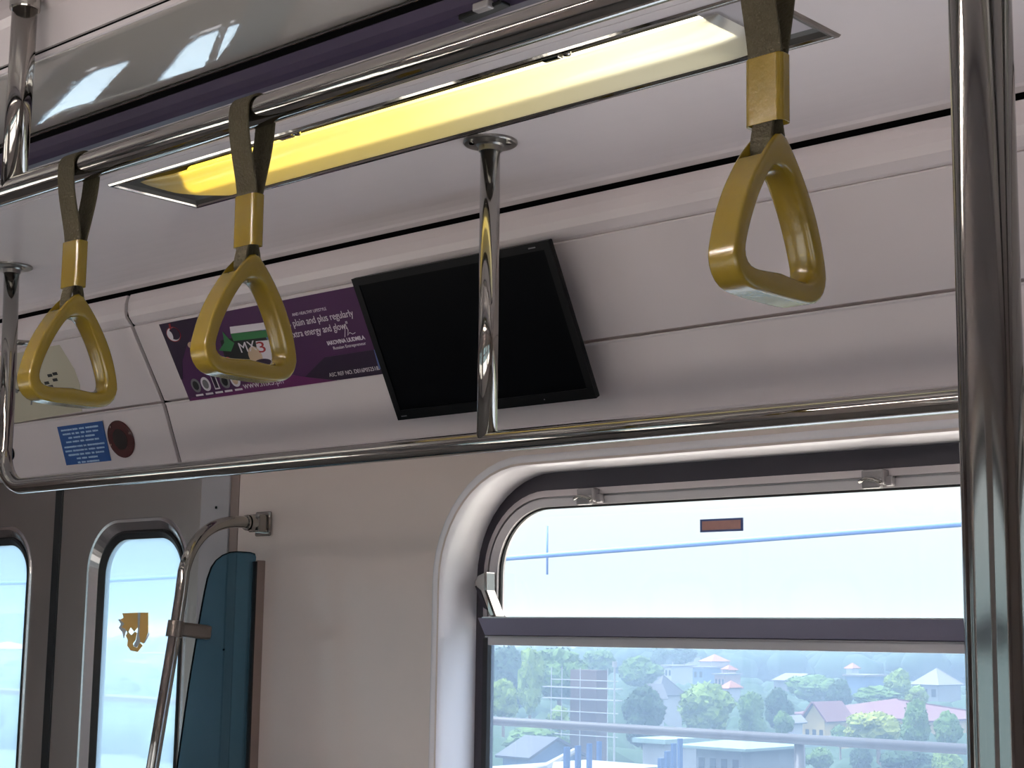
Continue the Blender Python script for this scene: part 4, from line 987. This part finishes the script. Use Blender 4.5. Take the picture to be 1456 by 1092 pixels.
# brick building wrapped in scaffolding
y = 78*EX; a = sight(811, 952, y); b = sight(864, 952, y+1.6); t = empty('scaffolded_building', ((a.x+b.x)/2, y, GZ), 'unfinished brick building with scaffolding around it', 'building')
hx = (b.x-a.x)/2; H_ = a.z-GZ
bm = bmesh.new(); box(bm, -hx, hx, 0, 1.6, 0, H_); link('brick_walls', bm, 'brick', t)
sc = None
zl = [sight(840, v, y).z-GZ for v in (967, 978, 994, 1012, 1027, 1045)]
xs = [sight(u, 980, y).x-t.location.x for u in (795, 810, 836, 875, 884)]
for x in xs:
    for yy in (-1.1,):
        bm = bmesh.new(); sweep(bm, [(x, yy, 0), (x, yy, H_+.2)], .045, 6); link('scaffold_pole', bm, 'scaf', t)
for i, z in enumerate(zl):
    bm = bmesh.new(); x0 = xs[0]-.9 if i in (1, 2) else xs[0]; x1 = xs[-1]+.5
    if i in (1, 2, 4): box(bm, x0, x1, -1.3, -.5, z-.05, z+.05)
    else: sweep(bm, [(x0, -1.15, z), (x1, -1.15, z)], .04, 6)
    link('scaffold_platform' if i in (1, 2, 4) else 'scaffold_ledger', bm, 'scaf', t)
p = sight(874, 941, 84); t = empty('lamp_mast', (p.x, p.y, GZ), 'thin mast with white cap above the scaffolding', 'mast')
bm = bmesh.new(); sweep(bm, [(0, 0, 0), (0, 0, p.z-GZ)], .06, 8); link('mast_pole', bm, 'scaf', t)
bm = bmesh.new(); sweep(bm, [(0, 0, p.z-GZ-.35), (0, 0, p.z-GZ+.02)], .16, 12); link('mast_cap', bm, 'scaf', t)

# neighbouring guideway with blue barrier panels, palm
y0 = 34; c0 = sight(835, 1076, 46); c1 = sight(950, 1076, 46)
t = empty('guideway_deck', ((c0.x+c1.x)/2, 46, c0.z), 'pale guideway deck with blue side panels at the window bottom', 'guideway')
bm = bmesh.new(); hx = (c1.x-c0.x)/2; box(bm, -hx, hx, -14, 0, -.6, -.1); link('deck', bm, 'concrete', t)
for sx, uu in ((-1, (806, 822, 838, 852)), (1, (940, 949, 958, 967))):
    for i, u in enumerate(uu):
        yy = 36+i*3.4; q = sight(u, (1062, 1060, 1057, 1054)[i]+(0 if sx < 0 else (16, 8, 0, -4)[i]), yy); bm = bmesh.new()
        w_ = .05; box(bm, q.x-t.location.x-w_, q.x-t.location.x+w_, yy-46-.09, yy-46+.09, -1.6, q.z-t.location.z); link('barrier_panel', bm, 'fin_blue', t)
p0 = sight(772, 1094, 40); p1 = sight(816, 1068, 66); d_ = empty('viaduct_parapet', p0, 'white sloping parapet left of the blue barrier panels', 'parapet')
bm = bmesh.new(); sweep(bm, [(-1.4, -6, -.9), (0, 0, 0), p1-p0], .16, 8); link('coping', bm, 'concrete', d_)
# steel pipe rail on our own viaduct
q = .0; t = empty('pipe_rail', (-4, 6, -.40), 'grey steel pipe rail running outside below the window', 'railing')
zr = 6*-.0663
rel(tube('rail_pipe', [(-30, 6, zr), (-8, 6, zr), (3, 6, zr)], .021, 'galv', None, 16), t)
for i in range(14):
    x = sight(1133, 1070, 6).x-4.0+(i-5)*4.0
    rel(tube('rail_post', [(x, 6.02, zr), (x, 6.02, -2.6)], .022, 'galv', None, 12), t)
bm = bmesh.new(); box(bm, -30, 3, 5.9, 6.1, -2.72, -2.55); rel(link('rail_plinth', bm, 'concrete'), t)
# unseen concrete decks on both sides, added to bounce sunlight into the car
bm = bmesh.new(); box(bm, -60, 25, 2.55, 7.2, -3.3, -2.72); v_ = link('ground_bounce_deck', bm, 'deck_concrete'); v_['kind'] = 'structure'
bm = bmesh.new(); box(bm, -60, 25, -9.5, -.9, -3.3, -2.72); v_ = link('ground_bounce_track', bm, 'deck_concrete'); v_['kind'] = 'structure'
# aerial haze over the city
bm = bmesh.new(); box(bm, -1500, 900, 30, 1400, GZ-1, 7)
hz = bpy.data.materials.new('aerial_haze'); hz.use_nodes = True; n_ = hz.node_tree.nodes; n_.remove(n_['Principled BSDF'])
vs_ = n_.new('ShaderNodeVolumeScatter'); vs_.inputs['Color'].default_value = (.62, .80, 1, 1); vs_.inputs['Density'].default_value = .0007; vs_.inputs['Anisotropy'].default_value = .2
hz.node_tree.links.new(vs_.outputs[0], n_['Material Output'].inputs['Volume'])
M['haze'] = hz; h_ = link('haze', bm, 'haze'); tag(h_, 'pale blue haze lying over the distant city', 'haze', kind='stuff')
# overhead wire and its dropper
W_ = empty('overhead_wire', (-8, 9, .6), 'dark overhead power cable crossing the view of the sky', 'cable')
pts = [(-40, 9, .55), (-22, 9, .47), (-13.46, 9, .481), (-8.29, 9, .582), (-4.65, 9, .706), (0, 9, .92), (6, 9, 1.3)]
rel(tube('cable', pts, .019, 'cable', None, 10), W_)
rel(tube('dropper', [(-7.878, 9.0, .806), (-7.873, 9.0, .457)], .008, 'cable', None, 8), W_)


# ------------------------------------------------------------------ light
w = bpy.data.worlds.new('sky'); SC.world = w; w.use_nodes = True
nt = w.node_tree; bg = nt.nodes['Background']
tc = nt.nodes.new('ShaderNodeTexCoord'); sp = nt.nodes.new('ShaderNodeSeparateXYZ'); cr = nt.nodes.new('ShaderNodeValToRGB')
nt.links.new(tc.outputs['Generated'], sp.inputs[0]); nt.links.new(sp.outputs[2], cr.inputs[0]); nt.links.new(cr.outputs[0], bg.inputs[0])
cr.color_ramp.elements[0].position = 0.0; cr.color_ramp.elements[0].color = (0.122, 0.172, 0.186, 1)
cr.color_ramp.elements[1].position = 1.0; cr.color_ramp.elements[1].color = (0.95, 0.95, 1.0, 1)
for p_, c_ in ((.03, (.145, .185, .197, 1)), (.075, (.190, .212, .222, 1)), (.12, (.30, .305, .31, 1)), (.3, (.95, .93, .91, 1)), (.6, (1.05, 1.0, .97, 1))):
    q = cr.color_ramp.elements.new(p_); q.color = c_
bg.inputs[1].default_value = 1.75
sun = bpy.data.lights.new('sun', 'SUN'); sun.energy = 4.0; sun.angle = .01; sun.color = (1, .93, .82)
so = bpy.data.objects.new('sun', sun); COL.objects.link(so); so.rotation_euler = (math.radians(11.5), math.radians(-27), 0)

SC.view_settings.view_transform = 'Standard'; SC.view_settings.look = 'None'; SC.view_settings.exposure = 1.48; SC.view_settings.gamma = 1; SC.view_settings.use_curve_mapping = False
SC.cycles.use_denoising = True
SC.cycles.max_bounces = 10; SC.cycles.diffuse_bounces = 6; SC.cycles.transparent_max_bounces = 16; SC.cycles.caustics_reflective = False; SC.cycles.caustics_refractive = False
